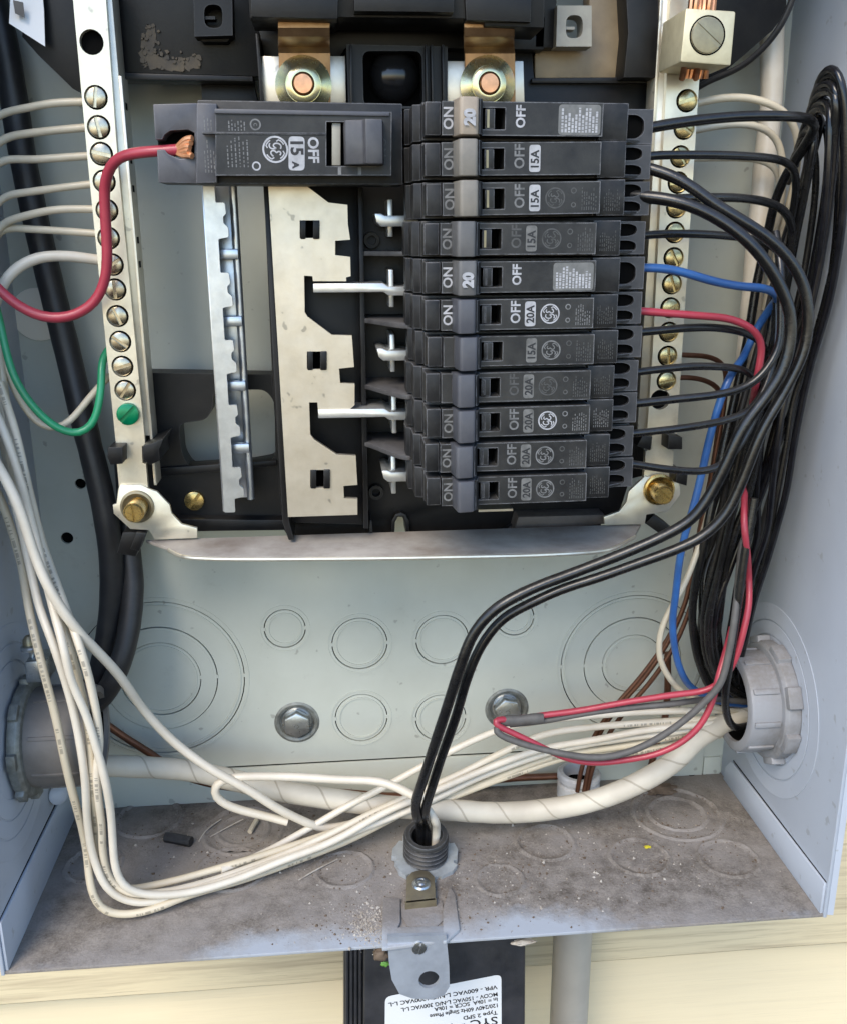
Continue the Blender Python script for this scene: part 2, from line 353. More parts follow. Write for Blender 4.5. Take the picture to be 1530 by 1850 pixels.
def circ(x, z, r, n=28, a0=0, a1=None, rz=None):
    rz = rz or r
    if a1 is None: return [(x + r * math.cos(2 * math.pi * i / n), z + rz * math.sin(2 * math.pi * i / n)) for i in range(n)]
    return [(x + r * math.cos(a0 + (a1 - a0) * i / n), z + rz * math.sin(a0 + (a1 - a0) * i / n)) for i in range(n + 1)]
def slab(bm, outline, d1, t, holes=(), mtx=None):
    """polygon(s) in the X-Z plane, front face at depth d1, thickness t towards the back; holes are loops"""
    loops = [outline] + list(holes)
    def T(x, d, z):
        v = Vector((x, -d, z)); return mtx @ v if mtx else v
    if not holes:
        hexa(bm, [T(x, d1, z) for x, z in outline], [T(x, d1 - t, z) for x, z in outline]); return bm
    tmp = bmesh.new(); es = []
    for lp in loops:
        vs = [tmp.verts.new((x, z, 0)) for x, z in lp]
        es += [tmp.edges.new((vs[i], vs[(i + 1) % len(vs)])) for i in range(len(vs))]
    bmesh.ops.triangle_fill(tmp, use_beauty=True, use_dissolve=False, edges=es, normal=(0, 0, 1))
    tmp.verts.index_update()
    P = [v.co.copy() for v in tmp.verts]; Fc = [[v.index for v in f.verts] for f in tmp.faces]; tmp.free()
    A = [bm.verts.new(T(p.x, d1, p.y)) for p in P]; B = [bm.verts.new(T(p.x, d1 - t, p.y)) for p in P]
    for f in Fc:
        bm.faces.new([A[i] for i in f]); bm.faces.new([B[i] for i in f[::-1]])
    k = 0
    for lp in loops:
        n = len(lp)
        for i in range(n):
            a, b = k + i, k + (i + 1) % n; bm.faces.new((A[a], B[a], B[b], A[b]))
        k += n
    return bm
def pp(pts, D):
    """photo points on the plane D -> X,Z pairs"""
    return [(v.x, v.z) for v in (W(p[0], p[1], D) for p in pts)]
def axis_mtx(c, n, up=Vector((0, 0, 1))):
    """matrix whose local -Y (front) looks along n, origin c"""
    n = Vector(n).normalized(); y = -n
    if abs(y.dot(up)) > .98: up = Vector((0, 1, 0))
    x = y.cross(up).normalized(); z = x.cross(y)
    return Matrix.Translation(Vector(c)) @ Matrix((x, y, z)).transposed().to_4x4()
def lathe(bm, prof, mtx, n=28):
    """prof: (radius, depth along the front axis)"""
    rings = []
    for r, d in prof:
        if r < 1e-5: rings.append([bm.verts.new(mtx @ Vector((0, -d, 0)))])
        else: rings.append([bm.verts.new(mtx @ Vector((r * math.cos(2 * math.pi * i / n), -d, r * math.sin(2 * math.pi * i / n)))) for i in range(n)])
    for a, b in zip(rings, rings[1:]):
        for i in range(n):
            j = (i + 1) % n
            if len(a) == 1 and len(b) == 1: continue
            if len(a) == 1: bm.faces.new((a[0], b[i], b[j]))
            elif len(b) == 1: bm.faces.new((a[i], b[0], a[j]))
            else: bm.faces.new((a[i], b[i], b[j], a[j]))
    return bm
FRONT = Vector((0, -1, 0))
def spline(P, step=.1):
    P = [Vector(p) for p in P]
    if len(P) == 2: P = [P[0], (P[0] + P[1]) / 2, P[1]]
    Q = [P[0] * 2 - P[1]] + P + [P[-1] * 2 - P[-2]]
    out = []
    for i in range(1, len(Q) - 2):
        p0, p1, p2, p3 = Q[i - 1:i + 3]
        d = [max((b - a).length, 1e-4) ** .5 for a, b in ((p0, p1), (p1, p2), (p2, p3))]
        m1 = ((p1 - p0) / d[0] - (p2 - p0) / (d[0] + d[1]) + (p2 - p1) / d[1]) * d[1]
        m2 = ((p2 - p1) / d[1] - (p3 - p1) / (d[1] + d[2]) + (p3 - p2) / d[2]) * d[1]
        k = max(2, int((p2 - p1).length / step))
        for j in range(k):
            t = j / k; t2 = t * t; t3 = t2 * t
            out.append((2 * t3 - 3 * t2 + 1) * p1 + (t3 - 2 * t2 + t) * m1 + (-2 * t3 + 3 * t2) * p2 + (t3 - t2) * m2)
    out.append(P[-1])
    # one light smoothing pass so that a hand-laid line bends like stiff wire
    for _ in range(3):
        out = [out[0]] + [(a + b * 2 + c) / 4 for a, b, c in zip(out, out[1:], out[2:])] + [out[-1]]
    return out
def tube(bm, P, r, n=10, step=.1, flat=1., smooth=True):
    C = spline(P, step) if smooth else [Vector(p) for p in P]
    uvl = bm.loops.layers.uv.verify()
    t = (C[1] - C[0]).normalized(); nrm = t.orthogonal().normalized()
    if abs(t.y) < .9: nrm = (FRONT - t * FRONT.dot(t)).normalized()
    rings = []; L = 0; Ls = []
    for i, c in enumerate(C):
        a = C[max(i - 1, 0)]; b = C[min(i + 1, len(C) - 1)]
        t = (b - a).normalized(); nrm = (nrm - t * nrm.dot(t)).normalized()
        if abs(t.y) < .85: nrm = (nrm * .8 + (FRONT - t * FRONT.dot(t)).normalized() * .2).normalized(); nrm = (nrm - t * nrm.dot(t)).normalized()
        bi = t.cross(nrm); L += (c - a).length if i else 0; Ls.append(L)
        rr = r(i / (len(C) - 1)) if callable(r) else r
        rings.append([bm.verts.new(c + nrm * (-math.cos(2 * math.pi * k / n) * rr * flat) + bi * (math.sin(2 * math.pi * k / n) * rr)) for k in range(n)])
    for i in range(len(rings) - 1):
        for k in range(n):
            j = (k + 1) % n
            f = bm.faces.new((rings[i][k], rings[i][j], rings[i + 1][j], rings[i + 1][k]))
            for lp, (u, v) in zip(f.loops, ((Ls[i], k / n), (Ls[i], (k + 1) / n), (Ls[i + 1], (k + 1) / n), (Ls[i + 1], k / n))): lp[uvl].uv = (u, v)
    bm.faces.new(rings[0][::-1]); bm.faces.new(rings[-1])
    return bm
def wpts(pts):
    return [W(*p) if not isinstance(p, Vector) else p for p in pts]
def wire(name, label, pts, r, m, cat='wire', group=None, n=10, jit=0., bare=None, barem='copper'):
    P = wpts(pts)
    if jit: P = [P[0]] + [p + Vector((random.uniform(-jit, jit), random.uniform(-jit, jit), random.uniform(-jit, jit))) for p in P[1:-1]] + [P[-1]]
    from mathutils import noise as _nz
    sd = random.uniform(0, 90); Ln = sum((a - b).length for a, b in zip(P, P[1:]))
    rf = lambda t: r * (1 + .05 * _nz.noise(Vector((t * Ln * 1.1, sd, 0))) + .03 * _nz.noise(Vector((t * Ln * 3.7, sd, 5))))
    P = [P[0]] + [p + Vector((_nz.noise(p * 1.3 + Vector((sd, 0, 0))), _nz.noise(p * 1.3 + Vector((0, sd, 0))), _nz.noise(p * 1.3 + Vector((0, 0, sd))))) * .035 for p in P[1:-1]] + [P[-1]]
    o = link(name, tube(NB(), P, rf, n), m, None, orient=True, ang=60)
    tag(o, label, cat, group)
    if bare:
        c = LOC[o]; link('bare_end', tube(NB(), wpts(bare), r * .62, 8), barem, o)
    return o
_fc = {}
def glyphs(s, size, bold=0., squeeze=1.):
    k = (s, size, bold, squeeze)
    if k not in _fc:
        cu = bpy.data.curves.new('t', 'FONT'); cu.body = s; cu.size = size; cu.align_x = 'CENTER'; cu.align_y = 'CENTER'; cu.resolution_u = 3
        cu.offset = bold
        ob = bpy.data.objects.new('t', cu); COL.objects.link(ob)
        dg = bpy.context.evaluated_depsgraph_get(); me = bpy.data.meshes.new_from_object(ob.evaluated_get(dg))
        V = [(v.co.x * squeeze, v.co.y) for v in me.vertices]; Fc = [list(p.vertices) for p in me.polygons]
        bpy.data.objects.remove(ob); bpy.data.curves.remove(cu); bpy.data.meshes.remove(me)
        if V:
            cx = (min(v[0] for v in V) + max(v[0] for v in V)) / 2; cz = (min(v[1] for v in V) + max(v[1] for v in V)) / 2
            V = [(a - cx, b - cz) for a, b in V]
        _fc[k] = (V, Fc)
    return _fc[k]
def text(bm, s, size, x, z, D, rotdeg=0, mtx=None, bold=0., squeeze=1.):
    V, Fc = glyphs(s, size, bold, squeeze); c, sn = math.cos(R_(rotdeg)), math.sin(R_(rotdeg)); vs = []
    for a, b in V:
        v = Vector((x + a * c - b * sn, -D, z + a * sn + b * c)); vs.append(bm.verts.new(mtx @ v if mtx else v))
    for f in Fc:
        try: bm.faces.new([vs[i] for i in f])
        except ValueError: pass
    return bm
def flat(bm, loop, D, mtx=None):
    vs = [Vector((x, -D, z)) for x, z in loop]
    bm.faces.new([bm.verts.new(mtx @ v if mtx else v) for v in vs]); return bm
def stroke(bm, pts, wd, D, mtx=None):
    L = []; Rr = []
    for i, p in enumerate(pts):
        a = Vector(pts[max(i - 1, 0)]); b = Vector(pts[min(i + 1, len(pts) - 1)]); t = (b - a).normalized(); q = Vector((-t.y, t.x)) * wd / 2
        L.append(Vector(p) + q); Rr.append(Vector(p) - q)
    mk = lambda v: bm.verts.new((mtx @ Vector((v.x, -D, v.y))) if mtx else Vector((v.x, -D, v.y)))
    L = [mk(v) for v in L]; Rr = [mk(v) for v in Rr]
    for i in range(len(pts) - 1): bm.faces.new((L[i], Rr[i], Rr[i + 1], L[i + 1]))
    return bm
def annulus(bm, x, z, r0, r1, D, mtx=None, n=28):
    mk = lambda p: bm.verts.new((mtx @ Vector((p[0], -D, p[1]))) if mtx else Vector((p[0], -D, p[1])))
    A = [mk(p) for p in circ(x, z, r0, n)]; B = [mk(p) for p in circ(x, z, r1, n)]
    for i in range(n): bm.faces.new((A[i], A[(i + 1) % n], B[(i + 1) % n], B[i]))
    return bm
def logo(bm, x, z, r, D, rotdeg, mtx=None):
    annulus(bm, x, z, r * .86, r, D, mtx)
    a0 = R_(rotdeg)
    def q(u, v): return (x + r * (u * math.cos(a0) - v * math.sin(a0)), z + r * (u * math.sin(a0) + v * math.cos(a0)))
    for k in range(4):                                        # four swashes round the rim
        a = math.pi / 2 * k + .5
        stroke(bm, [q(.76 * math.cos(a + t * .9), .76 * math.sin(a + t * .9)) if t < .8 else q(.60 * math.cos(a + t * .9), .60 * math.sin(a + t * .9)) for t in (0, .25, .5, .75, 1)], r * .10, D, mtx)
    # script G and E
    G = [(-.05, .40), (-.22, .50), (-.42, .38), (-.48, .10), (-.40, -.14), (-.22, -.16), (-.10, .02), (-.12, .14), (-.02, -.1), (-.06, -.38), (-.28, -.50), (-.46, -.40)]
    Ee = [(.42, .34), (.28, .46), (.12, .36), (.14, .16), (.30, .10), (.12, .02), (.04, -.18), (.16, -.38), (.36, -.36), (.50, -.16)]
    for g in (G, Ee): 
        sp = spline([Vector((u, v, 0)) for u, v in g], .12)
        stroke(bm, [q(p.x, p.y) for p in sp], r * .11, D, mtx)
    return bm
def fine(bm, x0, x1, z0, z1, D, vertical=True, lines=6, wd=.010, mtx=None, seed=0, gap=.22):
    """rows of illegibly small print as short dashes"""
    rg = random.Random(seed)
    for i in range(lines):
        t = (i + .5) / lines
        a, b = (z0, z1) if vertical else (x0, x1); c = (x0 + (x1 - x0) * t) if vertical else (z0 + (z1 - z0) * t)
        u = a; e = a + (b - a) * rg.uniform(.6, 1)
        while u < e - .012:
            w_ = rg.uniform(.015, .05); w_ = min(w_, e - u)
            pr = [(c - wd / 2, u), (c + wd / 2, u), (c + wd / 2, u + w_), (c - wd / 2, u + w_)] if vertical else [(u, c - wd / 2), (u + w_, c - wd / 2), (u + w_, c + wd / 2), (u, c + wd / 2)]
            flat(bm, pr, D, mtx); u += w_ + rg.uniform(.008, .03) * gap / .22
    return bm
def slot_head(bm, c, r, h, ang, slot=.16, mtx=None, base=.5):
    """slotted screw head: a low drum with two half-moon cheeks either side of the slot, facing out"""
    mx = mtx or axis_mtx(c, FRONT)
    lathe(bm, [(0, -h), (r, -h), (r, h * base * .6), (r * .97, h * base), (0, h * base)], mx, 24)
    s = slot * r; a0 = math.asin(min(.95, s / r))
    for k in (0, 1):
        lp = circ(0, 0, r * .985, 12, a0, math.pi - a0); lp2 = circ(0, 0, r * .80, 12, math.asin(min(.95, s / (r * .8))), math.pi - math.asin(min(.95, s / (r * .8))))
        an = R_(ang) + math.pi * k; cr, sr = math.cos(an), math.sin(an)
        rt = lambda L, d: [mx @ Vector((x * cr - z * sr, -d, x * sr + z * cr)) for x, z in L]
        A = [bm.verts.new(p) for p in rt(lp, h * base - .002)]; B = [bm.verts.new(p) for p in rt(lp, h * .8)]; C = [bm.verts.new(p) for p in rt(lp2, h)]
        n = len(A); bm.faces.new(A[::-1]); bm.faces.new(C)
        for X, Y in ((A, B), (B, C)):
            for i in range(n): bm.faces.new((X[i], X[(i + 1) % n], Y[(i + 1) % n], Y[i]))
    return bm
# ------------------------------------------------------------------ the wall and the enclosure
ZF = H0 - 11.37; XL, XR, DF = -5.57, 8.13, 4.56; ZT = H0 + 6.6
def rel(px, py, D): v = W(px, py, D); return v.x, v.z
wall = thing('house_wall', (1, .75, H0 - 30), 'cream painted lap siding with weathered wood grain behind the grey box', 'wall')
def board(zb, zt, wear):
    # a lap board: bottom edge stands out, top edge tucks behind the next board; grain relief on the face
    bm = NB(); n = 60; m = 14
    g = []
    for i in range(n + 1):
        x = -24 + 50 * i / n; row = []
        for j in range(m + 1):
            t = j / m; z = zb + (zt - zb) * t
            d = -.50 - .62 * t + .012 * math.sin(x * .7 + zb) + (.006 * math.sin(x * 3.1 + j * 2.2))
            row.append(bm.verts.new((x, -d, z)))
        g.append(row)
    back = []
    for i in range(n):
        for j in range(m): bm.faces.new((g[i][j], g[i + 1][j], g[i + 1][j + 1], g[i][j + 1]))
    for i in range(n + 1): g[i][0].co.z = zb + .07
    lip = [bm.verts.new((g[i][0].co.x, g[i][0].co.y + .05, zb + .01)) for i in range(n + 1)]
    for i in range(n): bm.faces.new((lip[i], lip[i + 1], g[i + 1][0], g[i][0]))
    low = [bm.verts.new((g[i][0].co.x, 1.15, zb)) for i in range(n + 1)]
    for i in range(n): bm.faces.new((low[i], low[i + 1], lip[i + 1], lip[i]))
    o = link('siding_board', bm, 'siding', wall, ang=30)
    a = o.data.attributes.new('wear', 'FLOAT', 'POINT'); a.data.foreach_set('value', [wear] * len(o.data.vertices))
    return o
zlap = W(765, 1766, -.45).z
board(zlap, zlap + 6.2, .55)
board(zlap - 5.9, zlap + .25, .0)
board(zlap - 11.8, zlap - 5.65, .0)
for k in range(3): board(zlap + 5.95 + k * 5.95, zlap + 12.15 + k * 5.95, .2)

enc = thing('breaker_box', (XL / 2 + XR / 2, 0, ZF), 'open grey painted steel electrical enclosure fixed to the siding', 'electrical box')
PXR = 1719.0
def kr(rpx): return rpx / 1719. * 18.3      # radius on the back panel, from pixels
big = [((291, 1227), (73, 104, 154)), ((1142, 1199), (60, 96, 142))]
small = [((515, 1136), 37), ((650, 1163), 51), ((799, 1156), 49), ((930, 1116), 35), ((653, 1297), 49), ((796, 1297), 48)]
bolts = [(537, 1305), (915, 1280)]
GAP = .021
holes = []; kos = []
def gapring(c, r):        # hole loop with two little bridges is approximated by the disc's tabs
    return circ(c[0], c[1], r, 56)
for c, rs in big:
    x, z = rel(*c, 0); holes.append(gapring((x, z), kr(rs[-1]) + GAP)); kos.append(((x, z), [kr(r) for r in rs]))
for c, r in small:
    x, z = rel(*c, 0); holes.append(gapring((x, z), kr(r) + GAP)); kos.append(((x, z), [kr(r)]))
for c in bolts:
    x, z = rel(*c, 0); holes.append(circ(x, z, .40, 32))
hx = [(122, 972, .115), (146, 874, .10), (165, 845, .07)]
for c in hx: 
    x, z = rel(c[0], c[1], 0); holes.append(circ(x, z, c[2], 16))
link('light_block_sheet', box(NB(), XL + .05, XR - .05, -.12, -.085, ZF, ZT), 'pit', enc)  # added black sheet, keeps stray light out of the gaps and holes
bp = link('back_panel', slab(NB(), [(XL, ZF), (XR, ZF), (XR, ZT), (XL, ZT)], 0, .06, holes), 'paint', enc)
for (x, z), rs in kos:
    for i, r in enumerate(rs):
        inner = [circ(x, z, rs[i - 1] + GAP * .9, 56)] if i else []
        bm = slab(NB(), circ(x, z, r, 56), -.016 if (i % 2 == 0) else .006, .06, inner)
        # embossed ring just inside the cut
        for a, b in ((r - .085, r - .055),):
            if a > (rs[i - 1] + .05 if i else 0):
                A = circ(x, z, a, 56); B = circ(x, z, b, 56)
                slab(bm, B, .010 if i % 2 else .004, .03, [A])
        for s in (0, math.pi):
            bx, bz = x + (r + GAP / 2) * math.cos(s), z + (r + GAP / 2) * math.sin(s)
            box(bm, bx - GAP, bx + GAP, -.05, -.001, bz - .035, bz + .035)
        link('knockout', bm, 'paint', bp)
    r = rs[-1]
    bm = slab(NB(), circ(x, z, r + .11, 56), .012, .014, [circ(x, z, r + .08, 56)])
    link('embossed_ring', bm, 'paint', bp)
x, z = rel(70, 568, 0)
link('hole_plug', slab(NB(), circ(x, z, .46, 32), .03, .03), 'plug', bp, bevel=.01)
# sheet metal walls
T_ = .06
lw = link('side_wall', box(NB(), XL - T_, XL, -.06, DF, ZF - .06, ZT), 'paint_sky_tint', enc, bevel=.012)
rw = link('side_wall', box(NB(), XR, XR + T_, -.06, DF, ZF - .06, ZT), 'paint_sky_tint', enc, bevel=.012)
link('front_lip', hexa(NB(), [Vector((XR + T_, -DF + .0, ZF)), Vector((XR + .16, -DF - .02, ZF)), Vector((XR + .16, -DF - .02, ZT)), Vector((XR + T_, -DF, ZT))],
     [Vector((XR + T_, -DF + .07, ZF)), Vector((XR + .16, -DF + .05, ZF)), Vector((XR + .16, -DF + .05, ZT)), Vector((XR + T_, -DF + .07, ZT))]), 'paint_sky_tint', rw)
link('shading_top_panel', box(NB(), XL - T_, XR + T_, -.06, DF, ZT, ZT + .06), 'paint_sky_tint', enc)  # out of view, set low to shade the upper back panel
# bottom panel with flanges up the back and sides
bot = link('bottom_panel', box(NB(), XL, XR, -.05, DF - .02, ZF - .06, ZF), 'floor', enc, bevel=.01)
zfl = W(700, 1374, .06).z
link('rear_flange', hexa(NB(), [Vector((XL + .55, -.001, ZF)), Vector((XR - .45, -.001, ZF)), Vector((XR - .45, -.001, zfl - .16)), Vector((XR - .62, -.001, zfl)), Vector((XL + .6, -.001, zfl))],
     [Vector((XL + .55, -.055, ZF)), Vector((XR - .45, -.055, ZF)), Vector((XR - .45, -.055, zfl - .16)), Vector((XR - .62, -.055, zfl)), Vector((XL + .6, -.055, zfl))]), 'paint', bot, bevel=.008)
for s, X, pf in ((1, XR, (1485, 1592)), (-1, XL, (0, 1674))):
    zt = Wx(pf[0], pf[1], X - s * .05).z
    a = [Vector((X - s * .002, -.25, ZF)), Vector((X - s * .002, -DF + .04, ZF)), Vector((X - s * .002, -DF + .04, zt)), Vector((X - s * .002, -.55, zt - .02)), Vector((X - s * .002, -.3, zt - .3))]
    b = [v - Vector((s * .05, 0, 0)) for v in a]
    link('side_flange', hexa(NB(), a, b), 'paint_sky_tint', bot, bevel=.012)
# a mitre weld and screw heads in the corner
link('rear_flange', box(NB(), XR - .42, XR - .05, .0, .05, ZF, zfl - .35), 'paint', bot, bevel=.008)
x, z = rel(1250, 1386, .06)
# floor knockouts, half buried under dust
KOL = [(1222, 1470, .86, 2), (1155, 1548, .52, 1), (1315, 1551, .52, 1), (903, 1590, .40, 1), (985, 1522, .52, 1), (170, 1562, .48, 1), (270, 1478, .62, 1), (440, 1500, .75, 2), (420, 1570, .6, 1), (622, 1570, .5, 1)]
KO = [(a, b, c) for a, b, c, d in KOL] + [(1222, 1470, .55)]
for k, (px, py, r, rings) in enumerate(KOL):
    p = Wz(px, py, ZF); rg = random.Random(k); bm = NB()
    mx = axis_mtx(p, Vector((0, 0, 1)), Vector((0, 1, 0)))
    for q in range(rings):
        rr = r * (1 - .36 * q)
        n = 44; A = []
        for i in range(n):
            a = 2 * math.pi * i / n; j = lambda s: s * (1 + rg.uniform(-.25, .25))
            row = []
            for dr, h in ((-.075, .0), (-.04, -.02), (0, .028), (.035, .032), (.085, 0)):
                rad = rr + dr + rg.uniform(-.012, .012)
                row.append(bm.verts.new(mx @ Vector((rad * math.cos(a), -(j(h) if h > 0 else .002), rad * math.sin(a)))))
            A.append(row)
        for i in range(n):
            for c in range(4): bm.faces.new((A[i][c], A[(i + 1) % n][c], A[(i + 1) % n][c + 1], A[i][c + 1]))
    link('knockout', bm, 'floor', bot)
# hole near the right rear corner of the floor
p = Wz(1247, 1398, ZF); link('floor_hole', lathe(NB(), [(.09, .004), (.09, .012), (.055, .004), (.0, .002)], axis_mtx(p, Vector((0, 0, 1)), Vector((0, 1, 0))), 16), 'pit', bot)
# rounded dimple at the left rear corner
p = Wx(98, 1432, XL + .05); 
link('corner_dimple', lathe(NB(), [(.2, .0), (.2, .03), (.13, .1), (0, .14)], axis_mtx(p + Vector((.1, -.05, 0)), Vector((1, -1, .2))), 20), 'paint_sky_tint', lw)
# side wall knockout rings
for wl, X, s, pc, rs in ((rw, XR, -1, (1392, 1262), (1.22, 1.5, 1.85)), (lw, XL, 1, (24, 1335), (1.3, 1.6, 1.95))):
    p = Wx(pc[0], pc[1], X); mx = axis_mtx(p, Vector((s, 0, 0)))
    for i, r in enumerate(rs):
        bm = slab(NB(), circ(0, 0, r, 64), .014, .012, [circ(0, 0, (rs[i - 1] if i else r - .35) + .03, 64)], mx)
        link('knockout', bm, 'paint_sky_tint', wl, bevel=.004, seg=1)
# dark seams where the flanges meet the walls
link('seam', hexa(NB(), [Vector((x, -d, z)) for x, d, z in ((XL + .6, .004, zfl), (XR - .62, .004, zfl), (XR - .62, .004, zfl + .022), (XL + .6, .004, zfl + .022))],
     [Vector((x, -d, z)) for x, d, z in ((XL + .6, -.02, zfl), (XR - .62, -.02, zfl), (XR - .62, -.02, zfl + .022), (XL + .6, -.02, zfl + .022))]), 'pit', bp)
for s, X, wl, pf in ((1, XR, rw, (1485, 1592)), (-1, XL, lw, (0, 1674))):
    zt = Wx(pf[0], pf[1], X - s * .05).z
    link('seam', box(NB(), min(X - s * .004, X + s * .02), max(X - s * .004, X + s * .02), .55, DF - .05, zt - .012, zt + .016), 'pit', wl)
# recessed fixing bolts through the back panel
for k, (px, py) in enumerate(bolts):
    p = W(px, py, 0)
    t = thing('hex_bolt', p, ('zinc hex head bolt in a dimple, left of the small knockouts', 'zinc hex head bolt partly hidden by the taped splice loop')[k], 'bolt', 'hex bolts through the back panel')
    mx = axis_mtx(p, FRONT)
    link('dimple', lathe(NB(), [(.46, .002), (.41, .022), (.36, -.0), (.30, -.11), (0, -.12)], mx, 36), 'locknut', t)
    link('washer_face', lathe(NB(), [(0, -.10), (.32, -.10), (.33, -.06), (.30, -.03), (0, -.03)], mx, 36), 'zinc', t)
    hexl = [(.29 * math.cos(math.pi / 3 * i + .5 + k * .3), .29 * math.sin(math.pi / 3 * i + .5 + k * .3)) for i in range(6)]
    bm = slab(NB(), hexl, .17, .21, mtx=mx)
    link('bolt_head', bm, 'zinc', t, bevel=.035, seg=2)
    bm = NB(); stroke(bm, [(-.05, -.02), (-.03, .03), (.02, .03), (.05, -.01), (.0, -.05)], .018, .172, mx @ Matrix.Rotation(.6 * k, 4, 'Y'))
    link('head_mark', bm, 'locknut', t, orient=False)

# ------------------------------------------------------------------ the black moulded base behind the breakers
base = thing('mounting_tray', W(700, 640, 0), 'black moulded plastic breaker mounting base with rectangular windows', 'mounting base')
def bpart(name, pts, D, t, m='black', holes=(), r=0, bevel=.012, parent=None):
    o = pp(pts, D); o = rnd(o, r) if r else o
    hs = [rnd(pp(h, D), .12) for h in holes]
    return link(name, slab(NB(), o, D, t, hs), m, parent or base, bevel=0 if hs else bevel)
bpart('side_frame', [(252, 673), (492, 677), (512, 957), (350, 960), (248, 952)], 1.3, .5,
      holes=[[(329, 821), (324, 765), (372, 759), (385, 740), (386, 712), (392, 704), (480, 704), (497, 726), (498, 830), (402, 847), (345, 847)]])
bpart('cross_rib', [(288, 846), (500, 832), (500, 842), (288, 862)], 1.42, .4)
bpart('lower_rib', [(318, 938), (512, 940), (516, 958), (345, 960)], 1.6, .5)
x0, z0 = rel(352, 904, 1.3)
bm = slot_head(NB(), W(352, 904, 1.34), .17, .07, 52); link('brass_screw', bm, 'brass', base)
bpart('centre_plate', [(466, 84), (492, 672), (512, 955), (527, 979), (684, 973), (700, 966), (712, 968), (714, 942), (719, 934), (727, 934), (732, 942), (734, 967), (905, 970), (935, 948), (1092, 938), (1120, 920), (1152, 820), (1172, 150), (965, 148), (960, 84)], 1.6, .6)
bpart('bus_bed', [(490, 320), (648, 320), (664, 948), (524, 944)], 2.1, .45)
bpart('edge_rib', [(476, 330), (487, 330), (523, 942), (532, 976), (522, 976), (511, 944)], 2.5, .95)
bpart('edge_rib', [(647, 330), (655, 330), (666, 955), (657, 955)], 2.42, .8)
bpart('edge_rib', [(668, 940), (672, 940), (674, 970), (668, 972)], 2.2, .6)
bpart('edge_rib', [(462, 60), (468, 60), (478, 186), (471, 186)], 2.3, .7)
bpart('notch_rim', [(708, 968), (708, 942), (714, 930), (724, 926), (733, 930), (739, 942), (740, 968), (734, 968), (732, 944), (727, 934), (719, 934), (714, 944), (713, 968)], 1.75, .3)
for px, py in ((671, 434), (679, 886)):
    p = W(px, py, 1.6)
    link('boss', lathe(NB(), [(.075, -.05), (.075, .16), (.125, .16), (.135, .0)], axis_mtx(p, FRONT), 20), 'black', base)
for py, bow in ((458, .5), (580, 1.15), (700, 1.2), (804, 1.2)):
    # curved barrier fins between the stabs
    zc = W(690, py, 2.5).z; xa, xb = W(655, py, 2.4).x, W(742, py, 2.4).x
    L = [(xa, 1.6), (xb, 1.6)] + [(xb + (xa - xb) * t, 2.38 + bow * (math.cos(math.pi / 2 * t) ** 1.35) * (1 - .12 * math.exp(-((t) / .12) ** 2))) for t in [i / 16 for i in range(17)]]
    link('barrier_fin', hexa(NB(), [Vector((x, -d, zc + .035)) for x, d in L], [Vector((x, -d, zc - .035)) for x, d in L]), 'fin', base, bevel=.01)
# lower right details
bpart('lower_rib', [(936, 934), (1092, 930), (1096, 946), (928, 962)], 2.0, .6, 'brown')
bpart('lower_rib', [(905, 962), (938, 940), (1085, 936), (1085, 952), (930, 968)], 1.75, .3)
# right hand ladder beside the terminals
bpart('side_frame', [(1168, 150), (1200, 150), (1160, 860), (1120, 870)], 1.5, .5)
# upper plates beside and above the stabs
bpart('upper_plate', [(200, -235), (470, -235), (474, 138), (212, 131)], 1.5, .5)
bpart('upper_lip', [(212, 131), (457, 138), (458, 147), (212, 143)], 1.62, .5)
bpart('upper_step', [(364, 147), (458, 147), (470, 200), (366, 200)], 1.2, .3)
def clipblock(pts_o, pts_h, D, m):
    t = bpart('clip_block', pts_o, D, .35, m, holes=[pts_h])
    xs = pp(pts_h, D)
    cx = sum(p[0] for p in xs) / len(xs); cz = sum(p[1] for p in xs) / len(xs)
    link('clip_tongue', box(NB(), cx - .16, cx + .02, D - .28, D - .06, cz - .03, cz + .01), m, t)
    link('clip_tongue', box(NB(), cx - .16, cx + .02, D - .28, D - .06, cz - .2, cz - .16), m, t)
clipblock([(350, -14), (420, -14), (421, 64), (352, 66)], [(369, 8), (402, 8), (403, 51), (370, 50)], 2.0, 'black')
bpart('clip_foot', [(354, 62), (420, 62), (412, 76), (366, 76)], 1.75, .25)
# rough residue on the upper plate
bm = NB(); rg = random.Random(3)
P = [(256, 110), (252, 85), (262, 60), (268, 45), (278, 46), (280, 70), (282, 98), (310, 105), (335, 108), (355, 98), (364, 104), (362, 122), (330, 128), (290, 124), (262, 122)]
Q = pp(P, 1.5); Q2 = []
for i, a in enumerate(Q):
    b = Q[(i + 1) % len(Q)]
    for t in (0, .17, .33, .5, .67, .83): Q2.append((a[0] + (b[0] - a[0]) * t + rg.uniform(-.035, .035), a[1] + (b[1] - a[1]) * t + rg.uniform(-.035, .035)))
slab(bm, Q2, 1.512, .03)
for i in range(46):
    a = Q[rg.randrange(len(Q))]; b = Q[rg.randrange(len(Q))]; t = rg.random() * .4
    x, z = a[0] + (b[0] - a[0]) * t, a[1] + (b[1] - a[1]) * t; s_ = rg.uniform(.012, .04)
    slab(bm, [(x + s_ * math.cos(u + rg.uniform(-.4, .4)) * rg.uniform(.6, 1.4), z + s_ * math.sin(u)) for u in (0, 1.2, 2.4, 3.7, 5)], 1.512 + rg.uniform(.004, .03), .04)
link('glue_residue', bm, mat('brown_residue', (.10, .08, .055), .8, c2=(.05, .045, .04), ns=4), base)
